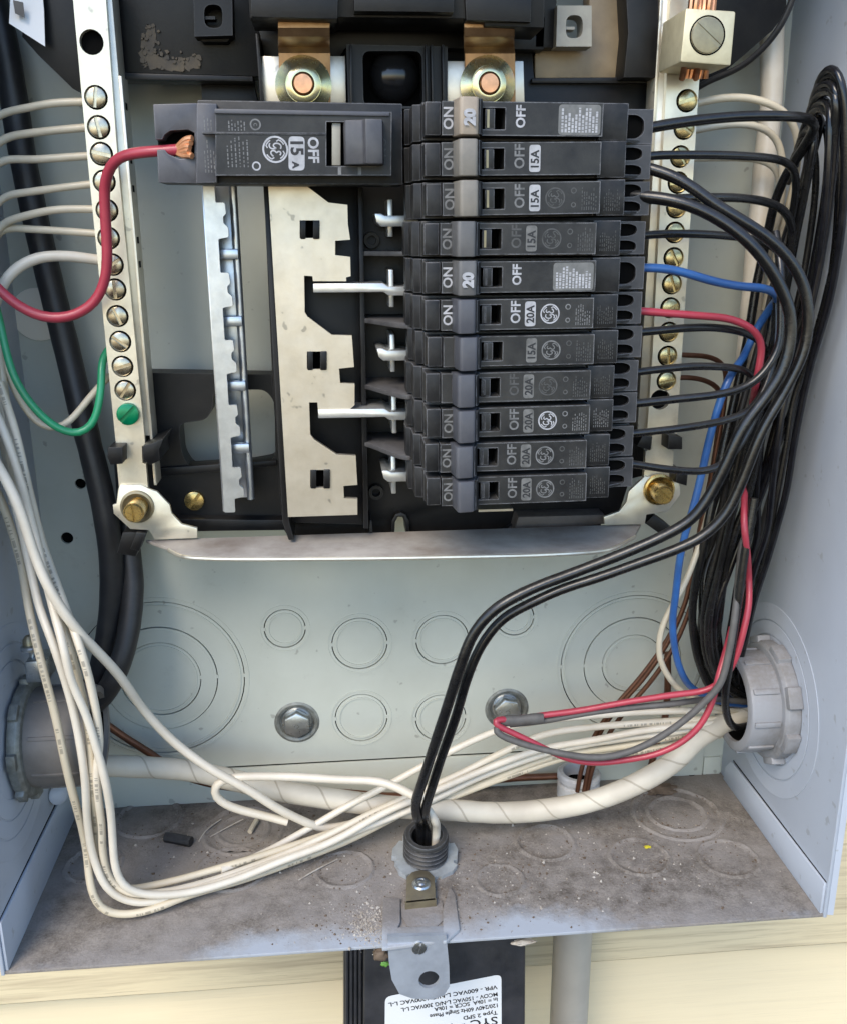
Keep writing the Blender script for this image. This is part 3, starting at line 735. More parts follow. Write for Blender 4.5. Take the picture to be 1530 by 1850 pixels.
# header block over the straps
bpart('header', [(440, -235), (985, -235), (982, 50), (876, 46), (872, 34), (612, 31), (604, 36), (452, 32)], 3.1, .9)
bpart('header_tab', [(452, -30), (612, -30), (610, 34), (455, 30)], 3.25, .3)
bpart('header_tab', [(838, -30), (960, -30), (958, 40), (842, 36)], 3.2, .3)
bpart('header_tab', [(640, -30), (820, -30), (820, 22), (640, 20)], 3.35, .3)
bpart('header_rear', [(452, 20), (985, 30), (982, 90), (628, 84), (612, 104), (478, 100), (470, 60)], 1.9, .5)
# the domed well between the straps
bpart('well_frame', [(626, 80), (808, 84), (808, 196), (630, 196)], 2.25, .45, holes=[[(655, 92), (762, 92), (764, 196 - 4), (657, 196 - 4)]])
bpart('well_floor', [(640, 84), (790, 84), (790, 196), (642, 196)], 1.75, .1, 'pit')
for a in (632, 768, 778, 798):
    bpart('well_rib', [(a, 80), (a + 4, 80), (a + 6, 196), (a + 2, 196)], 2.42, .3)
p = W(712, 140, 1.75); link('dome', lathe(NB(), [(.40, 0), (.39, .1), (.34, .22), (.25, .31), (.13, .37), (0, .385)], axis_mtx(p, FRONT), 32), mat('gloss_black', (.012, .012, .013), .16, bump=.05, bs=12), base)
# right side of the head: tan plate and pale clip
bpart('tan_plate', [(966, 84), (1064, 86), (1064, -235), (1132, -235), (1128, 140), (966, 141)], 1.6, .4, 'tan')
bpart('tan_plate', [(962, 148), (1052, 150), (1056, 196), (958, 196)], 1.45, .3, 'tan')
bpart('upper_lip', [(960, 141), (1192, 139), (1192, 150), (960, 150)], 1.7, .5)
clipblock([(1006, 10), (1068, 10), (1068, 84), (1004, 84)], [(1022, 27), (1052, 27), (1052, 68), (1021, 70)], 2.1, 'clipgrey')
bpart('upper_plate', [(940, -235), (1006, -235), (1004, 86), (966, 86), (966, 60), (938, 60)], 1.9, .5)
bpart('upper_plate', [(1118, -235), (1186, -235), (1190, 140), (1126, 140), (1134, 60)], 2.1, .9)
bpart('upper_plate', [(1166, 20), (1200, 10), (1204, 142), (1168, 142)], 1.8, .6, 'clipgrey')
bpart('upper_plate', [(1240, -235), (1425, -235), (1420, 22), (1395, 55), (1285, 150), (1262, 150)], 1.4, .4)
# clips holding the neutral bars
for q in ([(196, 808), (222, 808), (222, 838), (200, 840), (194, 826)], [(258, 806), (278, 800), (296, 792), (288, 812), (290, 832), (272, 840), (259, 830)], [(1160, 787), (1178, 790), (1174, 814), (1150, 806)], [(1207, 786), (1232, 790), (1232, 812), (1206, 812)], [(1222, 852), (1242, 856), (1240, 878), (1220, 872)]):
    bpart('bar_clip', q, 2.55, .9)
bpart('bar_foot', [(222, 962), (262, 962), (246, 1006), (212, 1000)], 2.2, .5)
bpart('bar_foot', [(247, 962), (264, 964), (252, 996), (236, 992)], 2.35, .3)
bpart('bar_foot', [(1165, 946), (1180, 930), (1212, 952), (1212, 972), (1196, 968)], 2.0, .5)

# ------------------------------------------------------------------ main straps, bolts, plates at the head
def strip(bm, rows, t):
    """sheet strip through rows (xl, xr, y, D) given in photo pixels and depth"""
    Fr = [(W(a, y, d), W(b, y, d)) for a, b, y, d in rows]
    V = []
    for a, b in Fr: V.append([bm.verts.new(p) for p in (a, b, b + Vector((0, t, -.01)), a + Vector((0, t, -.01)))])
    for A, B in zip(V, V[1:]):
        for i in range(4): bm.faces.new((A[i], A[(i + 1) % 4], B[(i + 1) % 4], B[i]))
    bm.faces.new(V[0][::-1]); bm.faces.new(V[-1]); return bm
for k, (a, b, cx, cy) in enumerate(((503, 596, 549, 155), (838, 929, 880, 154))):
    st = thing('copper_strap', W(cx, 40, 2.4), ('bent copper strap bolted down left of the black dome', 'bent copper strap bolted down right of the black dome')[k], 'strap', 'copper straps under the header')
    link('strap_sheet', strip(NB(), [(a, b, -20, 2.95), (a, b, 50, 2.95), (a, b, 66, 2.88), (a, b, 74, 2.7), (a, b, 84, 2.42), (a + 1, b + 1, 96, 2.34), (a + 3, b + 2, 190, 2.32)], .07), 'strap', st, bevel=.01)
    p = W(cx, cy, 2.32); mx = axis_mtx(p, FRONT)
    bo = link('conical_washer', lathe(NB(), [(.415, .0), (.415, .03), (.30, .10), (.26, .13), (.20, .13), (.2, .0)], mx, 40), 'gold', st)
    link('nut_collar', lathe(NB(), [(.255, .1), (.255, .17), (.20, .2), (.165, .2), (.165, .1)], mx, 6 * 5), 'gold', bo)
    link('stud', lathe(NB(), [(.16, .0), (.16, .19), (.13, .235), (0, .24)], mx, 24), 'copper', bo)
    tp = [(473, 101), (508, 101), (600, 101), (624, 101), (626, 190), (476, 190)] if k == 0 else [(806, 110), (945, 110), (947, 190), (802, 190)]
    link('tin_plate', slab(NB(), pp(tp, 2.2), 2.2, .08), 'tin', st, bevel=.01)

# ------------------------------------------------------------------ bus bars
bus = thing('bus_bar', W(570, 640, 2.7), 'cream tinned bus bar plate with three black clips, left of the breakers', 'bus bar')
OUT = [(484, 315), (530, 315), (553, 335), (594, 366), (628, 370), (629, 405), (633, 433), (606, 435), (606, 461), (633, 464), (634, 499), (626, 501), (626, 508), (566, 508), (565, 499), (550, 498), (551, 564), (556, 572), (600, 605), (636, 606), (640, 663), (613, 666), (615, 692), (641, 693), (641, 732), (634, 738), (634, 740), (575, 740), (574, 727), (559, 727), (561, 785), (568, 794), (609, 821), (643, 823), (646, 876), (621, 878), (622, 900), (646, 901), (646, 930), (521, 934)]
BD = 2.7
clips = [(560, 414), (573, 651), (579, 865)]
def qd(cx, cy, w_, h): return [(cx - w_, cy - h), (cx + w_, cy - h), (cx + w_, cy + h), (cx - w_, cy + h)]
link('bus_plate', slab(NB(), pp(OUT, BD), BD, .09, [pp(qd(cx, cy, 18, 16), BD) for cx, cy in clips]), 'tin', bus, ang=25)
for cx, cy in clips:
    c = link('clip', slab(NB(), pp(qd(cx - 12, cy + 1, 5, 17), BD + .02), BD + .02, .3), 'black', bus, bevel=.015)
    bm = slab(NB(), pp(qd(cx + 12, cy + 1, 6, 17), BD + .05), BD + .05, .3); link('prong', bm, 'black', c, bevel=.015)
    bm = slab(NB(), pp(qd(cx, cy, 17, 15), BD - .35), BD - .35, .05); link('well', bm, 'pit', c)
# stamped figures, worn to illegibility
def blade(root, xa, xb, py, D0, D1, jog=True):
    """tin blade folded square off the plate: lies level, its edge towards the lens"""
    a, b = W(xa, py, D0), W(xb, py, D0); z = a.z + .02; th = .135
    j = W(xa + (xb - xa) * .72, py, D0).x; bm = NB()
    dz = .055 if jog else 0
    L0 = [(a.x, z), (j, z), (j + .08, z - dz), (b.x, z - dz), (b.x, z - dz - th), (j + .08, z - dz - th), (j, z - th), (a.x, z - th)]
    slab(bm, L0, D0, D0 - D1); return link('stab_blade', bm, 'stab', root, bevel=.014)
def stab(root, px, py):
    """upright jaw pin the breaker clips onto"""
    x = W(px, py, 2.55).x; zt, zb = W(px, py - 34, 2.55).z, W(px, py + 34, 2.55).z
    bm = box(NB(), x - .045, x + .03, 1.7, 2.55, zb, zt); return link('stab_pin', bm, 'stab', root, bevel=.012)
for py, px in ((515, 708), (743, 713)):
    blade(bus, 566 if py < 600 else 575, 742, py, 2.74, 1.8); stab(bus, px, py + 6)
    # the fold where the blade leaves the plate
    q = [(566, 499), (627, 501), (627, 516), (566, 516)] if py < 600 else [(575, 728), (634, 738), (634, 746), (575, 744)]
bus2 = thing('bus_bar', W(710, 640, 2.7), 'second bus bar, only its stubby tin blades show beside the breakers', 'bus bar')
for py, px, xa in ((392, 706, 677), (636, 710, 681), (856, 712, 690)):
    a = W(xa, py, 2.74); b = W(756, py, 2.74); th = .19; bm = NB(); a.z += .05
    L0 = [(a.x, a.z), (a.x + .09, a.z + .005), (a.x + .16, a.z - .03), (b.x, a.z - .03), (b.x, a.z - th), (a.x + .10, a.z - th), (a.x + .03, a.z - th + .06)]
    slab(bm, L0, 2.74, .9); link('stab_blade', bm, 'stab', bus2, bevel=.014)
    stab(bus2, px, py + 2)
link('end_sliver', slab(NB(), pp([(864, 921), (926, 919), (926, 923), (864, 925)], 3.0), 3.0, .3), 'tin', bus2)

# ------------------------------------------------------------------ notched steel rail
rail = thing('mounting_rail', W(410, 640, 2.0), 'galvanised steel rail with toothed notches, below the loose breaker', 'rail')
RD = 2.35
zt, zb = W(385, 300, RD).z, W(408, 926, RD).z
xl = W(382, 560, RD).x
prof = [(xl, zb + .05), (xl, zt)]
wd = .355
z = zt; prof.append((xl + wd, zt))
first = W(395, 366, RD).z                      # lower end of the top notch
pitch = 1.03
k = 0; segs = []
z0 = first
right = [(xl + wd * .48, zt), (xl + wd * .48, first)]
while z0 > zb + .2:
    right += [(xl + wd * .86, z0), (xl + wd * .9, z0 - .16), (xl + wd * .76, z0 - .2), (xl + wd * .76, z0 - .30), (xl + wd * .95, z0 - .36), (xl + wd * .95, z0 - .50), (xl + wd * .5, z0 - .53), (xl + wd * .5, z0 - pitch)]
    z0 -= pitch
right = [(x, max(q, zb)) for x, q in right]
outl = [(xl, zb), (xl, zt)] + right + [(xl + wd * .5, zb)]
seen = []; 
for p in outl:
    if not seen or (abs(p[0] - seen[-1][0]) + abs(p[1] - seen[-1][1])) > .01: seen.append(p)
if abs(seen[-1][0] - seen[0][0]) + abs(seen[-1][1] - seen[0][1]) < .01: seen.pop()
link('toothed_flange', slab(NB(), rnd(seen, .022, 2), RD, .06), 'galv', rail, ang=25)
link('rail_web', box(NB(), xl - .03, xl + .03, 1.3, RD - .03, zb, zt), 'galv', rail, bevel=.02)
bm = NB(); tube(bm, [Vector((xl + .41, -1.98, zt)), Vector((xl + .41, -1.98, (zt + zb) / 2)), Vector((xl + .41, -1.98, zb + .12))], .062, 12); link('rolled_edge', bm, 'galv', rail)
link('rear_flange', box(NB(), xl + .05, xl + .42, 1.82, 1.88, zb + .12, zt), 'galv', rail, bevel=.01)
z0 = first - .53 - .22; 
while z0 > zb + .15:
    link('bridge', box(NB(), xl + wd * .42, xl + wd * .42 + .30, 2.0, 2.16, z0 - .09, z0 + .07), 'galv', rail, bevel=.02); z0 -= pitch
# ------------------------------------------------------------------ neutral bars
ND = 2.2
LS = [(174, 176), (179, 230), (184, 278), (189, 328), (194, 380), (197, 430), (204, 478), (209, 523), (213, 571), (218, 617), (222, 662), (227, 705)]
RS = [(1240, 182), (1235, 232), (1228, 283), (1224, 330), (1221, 375), (1218, 420), (1216, 466), (1213, 513), (1210, 556), (1207, 600), (1205, 643), (1203, 688)]
def term_screw(root, px, py, D, r, ang, m='screw', name='terminal_screw', deep=.085, label=None):
    c = W(px, py, D - deep)
    bm = slot_head(NB(), c, r, .06, ang, .17)
    o = link(name, bm, m, root, ang=30, label=label)
    return o
rg = random.Random(11)
def bar(label, sx, lug_holes, face, scr, hr):
    t = thing('neutral_bar', W(face[0][0], 640, ND), label, 'terminal bar')
    hs = []
    for px, py in scr + lug_holes:
        x, z = rel(px, py, ND); hs.append(circ(x, z, hr, 20))
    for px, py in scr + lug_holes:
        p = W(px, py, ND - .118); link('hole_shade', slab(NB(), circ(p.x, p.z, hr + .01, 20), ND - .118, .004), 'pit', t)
    link('bar_face', slab(NB(), pp(face, ND), ND, .11, hs), 'alu', t, ang=25)
    xs = pp(face, ND)
    return t
# left
facL = [(129, -40), (189, -40), (214, 300), (262, 792), (263, 806), (257, 806), (258, 836), (264, 838), (268, 884), (216, 884), (212, 838), (221, 836), (221, 806), (211, 806), (209, 792), (160, 300)]
nl = bar('pale left terminal bar of brass screws with one green screw at its foot', 0, [(166, 76)], facL, LS + [(232, 748)], .172)
xa, xb = W(160, 300, ND).x, W(214, 300, ND).x
zt, zb = W(160, -40, ND).z, W(262, 790, ND).z
link('bar_body', box(NB(), xa + .01, xb + .10, ND - .62, ND - .125, zb, zt), 'alu', nl, bevel=.01)
link('bar_rail', box(NB(), xb + .10, xb + .145, ND - .55, ND - .10, W(262, 880, ND).z, W(214, 135, ND).z), 'alu', nl, bevel=.008)
for k, py in enumerate((190, 288, 340, 434, 478)):
    p = W(206 + py * .083, py, ND - .1); link('wire_slot', box(NB(), xb + .10, xb + .150, ND - .34, ND - .2, p.z - .05, p.z + .05), 'pit', nl)
for i, (px, py) in enumerate(LS):
    term_screw(nl, px, py, ND, .148, rg.uniform(0, 180))
term_screw(nl, 232, 748, ND + .1, .175, 45, 'green_screw', 'bonding_screw', .04, 'green slotted bonding screw')
# right
facR = [(1212, -40), (1278, -40), (1262, 150), (1231, 640), (1222, 784), (1208, 787), (1208, 812), (1216, 815), (1214, 868), (1162, 868), (1166, 815), (1176, 812), (1177, 787), (1168, 782), (1178, 640), (1203, 150)]
nr = bar('pale right terminal bar of brass screws crossed by black wires', 0, [(1192, 722)], facR, RS, .172)
xa, xb = W(1203, 150, ND).x, W(1262, 150, ND).x
zt, zb = W(1203, -40, ND).z, W(1222, 780, ND).z
link('bar_body', box(NB(), xa - .09, xb - .01, ND - .62, ND - .125, zb, zt), 'alu', nr, bevel=.01)
link('bar_rail', box(NB(), xa - .15, xa - .10, ND - .5, ND - .08, W(1195, 300, ND).z, zt), 'alu', nr, bevel=.008)
for i, (px, py) in enumerate(RS): term_screw(nr, px, py, ND, .146, rg.uniform(0, 180), 'screw_r')
# cross strap that joins both bars under the breakers
cs = thing('cross_strap', W(725, 985, 2), 'dusty bent metal strap joining the feet of both terminal bars', 'strap')
LB = [(217, 876), (255, 876), (274, 885), (284, 888), (307, 912), (311, 928), (329, 947), (357, 954), (357, 972), (280, 975), (270, 958), (236, 956), (206, 928), (204, 912), (211, 910), (214, 884)]
RB = [(1164, 861), (1223, 864), (1228, 881), (1228, 894), (1206, 924), (1167, 930), (1164, 948), (1092, 947), (1090, 934), (1118, 924), (1131, 907), (1135, 888)]
for pts, sc, hd in ((LB, (249, 915), (246, 921)), (RB, (1189, 884), (1193, 890))):
    f = link('bracket', slab(NB(), pp(pts, ND + .06), ND + .06, .07), 'alu', cs, bevel=.01)
    p = W(*sc, ND + .06); mx = axis_mtx(p, FRONT)
    c = link('cup_washer', lathe(NB(), [(.275, 0), (.27, .05), (.235, .06), (.20, .03), (.17, .01), (.0, .01)], mx, 32), 'brass' if hd[0] > 900 else 'bronze', f)
    q = W(*hd, ND + .3)
    link('screw_head', slot_head(NB(), q, .165, .20, 95 if hd[0] < 900 else -42, .13, base=.86), 'brass', c, ang=25)
zs = W(357, 972, ND).z
# shelf: level sheet whose front lip is turned down a little
back = [(262, 962), (357, 966), (1092, 945), (1150, 946)]
zs = W(700, 962, ND).z
A = []; frontpx = [(306, 990), (330, 1002), (400, 1006), (560, 1006), (800, 1003), (1000, 998), (1098, 990), (1122, 980), (1146, 966)]
Fv = [Wz(x, y, zs - .05) for x, y in frontpx]
Bv = [Vector((W(262, 962, ND).x, -ND + .03, zs)), Vector((W(1158, 946, ND).x, -ND + .03, zs))]
loop = Fv + [Bv[1], Bv[0]]
bm = NB(); hexa(bm, loop, [v + Vector((0, 0, -.06)) for v in loop]); link('shelf', bm, 'ozone', cs, bevel=.012)
bm = NB(); tube(bm, [v + Vector((0, -.012, -.035)) for v in Fv], .036, 8, flat=.8); link('rolled_lip', bm, 'alu', cs)
# lug on top of the right bar
lug = thing('lug', W(1265, 110, 3.0), 'square metal lug with large slotted screw clamping bare copper strands', 'lug')
LD = 3.25; LQ = [(1238, 14), (1329, 20), (1320, 119), (1228, 112)]
link('lug_body', slab(NB(), pp(LQ, LD), LD, .98), 'lugm', lug, bevel=.03)
bm = slot_head(NB(), W(1277, 64, LD + .01), .235, .028, -38, .13, base=.55)
ls = link('set_screw', bm, 'bronze', lug)
link('screw_recess', slab(NB(), circ(*rel(1277, 64, LD), .262, 32), LD + .004, .01, [circ(*rel(1277, 64, LD), .242, 32)]), 'pit', lug)
gc = thing('ground_conductor', W(1266, 100, 2.7), 'stranded bare copper conductor through the square lug', 'wire')
for i in range(6):
    x = 1243 + i * 8
    bm = NB(); tube(bm, wpts([(x + 8 + 6 * math.sin(i * 2), -60, 2.75), (x + 6, 0, 2.8 + .12 * math.sin(i * 1.9)), (x - 2, 60, 2.8), (x - 8, 125, 2.78 + .1 * math.cos(i * 2.1)), (x - 12 + 3 * math.sin(i * 3), 142, 2.7)]), .048, 8); link('strand', bm, 'copper', gc)

# ------------------------------------------------------------------ breakers
BP = .4994; BZ0 = H0 + 1.661; FD = 4.6
ROWS = [  # handle material, handle left px, rating, kind
 ('handle_tan', '20', 'sticker'), ('handle_warm', '15A', 'blank'), ('handle_warm', '15A', 'worn'), ('handle_mid', '15A', 'worn'), ('handle_mid', '20', 'sticker'),
 ('handle', '20A', 'bright'), ('handle', '15A', 'ring'), ('handle', '20A', 'worn'), ('handle', '20A', 'bright'), ('handle', '20A', 'mid'), ('handle', '20A', 'mid')]
BLAB = ['top breaker of the stack, with tan handle marked 20 and white printed label',
 'breaker with putty handle and blank face right of its 15 amp rating',
 'breaker with putty handle and faint worn monogram, third from top of the stack',
 'breaker with 15 amp rating and faint print, directly above the one feeding the blue wire',
 'breaker feeding the blue wire, with white printed label and 20 on its grey handle',
 'breaker feeding the red wire on the right, with crisp white lettering',
 'worn 15 amp breaker just below the one feeding the red wire, its OFF faded away',
 'worn 20 amp breaker, fourth from the bottom of the stack',
 'breaker third from the bottom of the stack, with bright monogram and small white print',
 'breaker second from the bottom of the stack, above the lowest one',
 'lowest breaker of the stack, over the domed notch of the base']
def zc(k): return BZ0 - BP * k - .25
def breaker(k):
    hm, rat, kind = ROWS[k]; z = zc(k); rg = random.Random(40 + k)
    dx = rg.uniform(-.025, .025); X0 = 1.27 + dx
    t = thing('circuit_breaker', (X0, -2.6, z), BLAB[k], 'circuit breaker', 'thin breakers stacked on the bus bar')
    hz = .235; tilt = Matrix.Translation((X0, 0, z)) @ Matrix.Rotation(rg.uniform(-.012, .006), 4, 'Y') @ Matrix.Translation((-X0, 0, -z))
    prof = [(X0 - .16, 2.72), (X0 - .20, 3.1), (X0 - .20, 3.45), (X0 - .13, 3.5), (X0 - .13, 3.95), (X0 - .02, 4.0), (X0 - .02, 4.2), (X0 + 2.33, 4.2), (X0 + 2.33, 4.36), (X0 + 2.72, 4.36), (X0 + 2.72, 3.72), (X0 + 3.24, 3.62), (X0 + 3.24, 2.2), (X0 + 2.2, 2.2), (X0 + 2.2, 2.72)]
    a = [tilt @ Vector((x, -d, z + hz)) for x, d in prof]; b = [tilt @ Vector((x, -d, z - hz)) for x, d in prof]
    body = link('body', hexa(NB(), a, b), 'breaker', t, bevel=.014, seg=2)
    # raised face with the handle opening cut through it
    fz = .205; H = [(X0 + .36, z - .13), (X0 + 1.02, z - .13), (X0 + 1.02, z + .13), (X0 + .36, z + .13)]
    fo = [(X0 + .2, z - fz), (X0 + 2.31, z - fz), (X0 + 2.31, z + fz), (X0 + .2, z + fz)]
    link('face', slab(NB(), fo, FD, .42, [H], tilt), 'bface', t, ang=25)
    link('face_step', box(NB(), X0 - .015, X0 + .19, 4.1, FD - .05, z - fz, z + fz, tilt), 'breaker', t, bevel=.018)
    link('opening', box(NB(), X0 + .33, X0 + 1.05, 4.19, 4.215, z - .14, z + .14, tilt), 'pit', t)
    link('shutter', box(NB(), X0 + .76, X0 + .89, 4.2, FD - .015, z - .125, z + .125, tilt), 'bface' if k > 3 else 'clipgrey' if k < 3 and False else 'bface', t, bevel=.012)
    link('contact_glint', box(NB(), X0 + .785, X0 + .815, FD - .02, FD - .008, z - .11, z + .11, tilt), 'bronze' if k < 4 else 'breaker', t)
    # handle thrown to ON: leans left
    hh = .225; hp = [(X0 + .34, 4.5), (X0 + .385, 4.90), (X0 + .42, 4.925), (X0 + .61, 4.90), (X0 + .63, 4.87), (X0 + .71, 4.5)]
    hd = link('handle', hexa(NB(), [tilt @ Vector((x, -d, z + hh)) for x, d in hp], [tilt @ Vector((x, -d, z - hh)) for x, d in hp]), hm, t, bevel=.02, seg=2)
    link('handle_cheek', hexa(NB(), [tilt @ Vector((x, -d, z + hh - .015)) for x, d in ((X0 + .66, 4.55), (X0 + .645, 4.86), (X0 + .68, 4.82), (X0 + .735, 4.55))], [tilt @ Vector((x, -d, z - hh + .015)) for x, d in ((X0 + .66, 4.55), (X0 + .645, 4.86), (X0 + .68, 4.82), (X0 + .735, 4.55))]), 'breaker', hd)
    E = FD + .003
    br = kind in ('bright',); sk = kind == 'sticker'
    m1 = 'print' if (br and k == 5) or sk else 'print_mid' if kind in ('mid', 'blank', 'bright') else 'print_mid' if k == 2 else 'print_dim'
    sz = .175
    if k != 6 and k != 7:
        link('on_lettering', text(NB(), 'ON', sz, X0 + .29 - (.0 if not sk else .01), z, E, 90, tilt, .004), 'print' if sk or k == 5 else 'print_mid', t, orient=False)
    if k != 6:
        link('off_lettering', text(NB(), 'OFF', sz * (1.05 if not sk else .95), X0 + 1.22, z + .03, E, 90, tilt, .004 if not sk else .005, .95), m1, t, orient=False)
    if sk:
        link('handle_number', text(NB(), '20', .19, X0 + .51, z - .02, 4.936, 90, tilt, .012), 'print', hd, orient=False)
        lx0, lx1 = X0 + 1.72, X0 + 2.28
        lb = link('printed_label', flat(NB(), rnd([(lx0, z - .19), (lx1, z - .19), (lx1, z + .18), (lx0, z + .18)], .05), E - .001, tilt), 'sticker', t, orient=False)
        bm = fine(NB(), lx0 + .03, lx1 - .03, z - .16, z + .15, E + .002, True, 11, .028, tilt, k, .12)
        link('label_print', bm, 'print', lb, orient=False)
    else:
        pl = 'plate_l' if k in (1, 2, 5) else 'plate_d'
        rp = link('rating_plate', flat(NB(), rnd([(X0 + 1.35, z - .165), (X0 + 1.50, z - .165), (X0 + 1.50, z + .17), (X0 + 1.35, z + .17)], .04), E, tilt), pl, t, orient=False)
        link('rating_lettering', text(NB(), rat, .15, X0 + 1.425, z, E + .003, 90, tilt, .004, .95), 'ink', rp, orient=False)
        if kind != 'blank':
            lm = {'bright': 'print', 'ring': 'print_mid', 'mid': 'print_mid', 'worn': 'print_dim'}[kind]
            link('monogram', logo(NB(), X0 + 1.70, z, .135, E, 90, tilt), lm, t, orient=False)
            bm = fine(NB(), X0 + 2.05, X0 + 2.27, z - .16, z + .15, E, True, 7, .012, tilt, k)
            annulus(bm, X0 + 1.95, z + .09, .025, .04, E, tilt, 14); annulus(bm, X0 + 1.95, z - .09, .02, .035, E, tilt, 14)
            link('fine_print', bm, 'print_mid' if br else 'print_dim', t, orient=False)
            link('fine_print', fine(NB(), X0 + 2.42, X0 + 2.66, z - .17, z + .12, 4.364, True, 8, .010, tilt, k + 30), 'print_mid' if k == 8 else 'print_dim', t, orient=False)
    # wire terminals: two scooped dark mouths in the lower end (one large mouth on the label type)
    mouths = [(.0, .155)] if sk else [(.11, .085), (-.12, .085)]
    ML = []
    for dz, r in mouths:
        L = [(X0 + 2.74, z + dz - r), (X0 + 2.74, z + dz + r), (X0 + 3.02, z + dz + r), (X0 + 3.12, z + dz + r * .55), (X0 + 3.12, z + dz - r * .55), (X0 + 3.02, z + dz - r)]
        ML.append(rnd(L, .07)); link('terminal_mouth', slab(NB(), rnd([(X0 + 2.735, z + dz - r - .01), (X0 + 2.735, z + dz + r + .01), (X0 + 3.13, z + dz + r + .01), (X0 + 3.13, z + dz - r - .01)], .02), 3.73, .03, mtx=tilt), 'pit', t)
    link('terminal_cover', slab(NB(), [(X0 + 2.728, z - .228), (X0 + 3.245, z - .228), (X0 + 3.245, z + .228), (X0 + 2.728, z + .228)], 3.80, .09, ML, tilt), 'term', t, ang=25)
    link('end_lug', box(NB(), X0 + 3.19, X0 + 3.30, 2.9, 3.5, z - .19, z + .06, tilt), 'breaker', t, bevel=.02)
    link('end_rib', hexa(NB(), [tilt @ Vector((X0 + 2.72, -3.98, z - .215)), tilt @ Vector((X0 + 3.26, -3.70, z - .215)), tilt @ Vector((X0 + 3.26, -3.4, z - .215)), tilt @ Vector((X0 + 2.72, -3.4, z - .215))],
         [tilt @ Vector((X0 + 2.72, -3.98, z - .165)), tilt @ Vector((X0 + 3.26, -3.70, z - .165)), tilt @ Vector((X0 + 3.26, -3.4, z - .165)), tilt @ Vector((X0 + 2.72, -3.4, z - .165))]), 'breaker', t, bevel=.012)
for k in range(11): breaker(k)

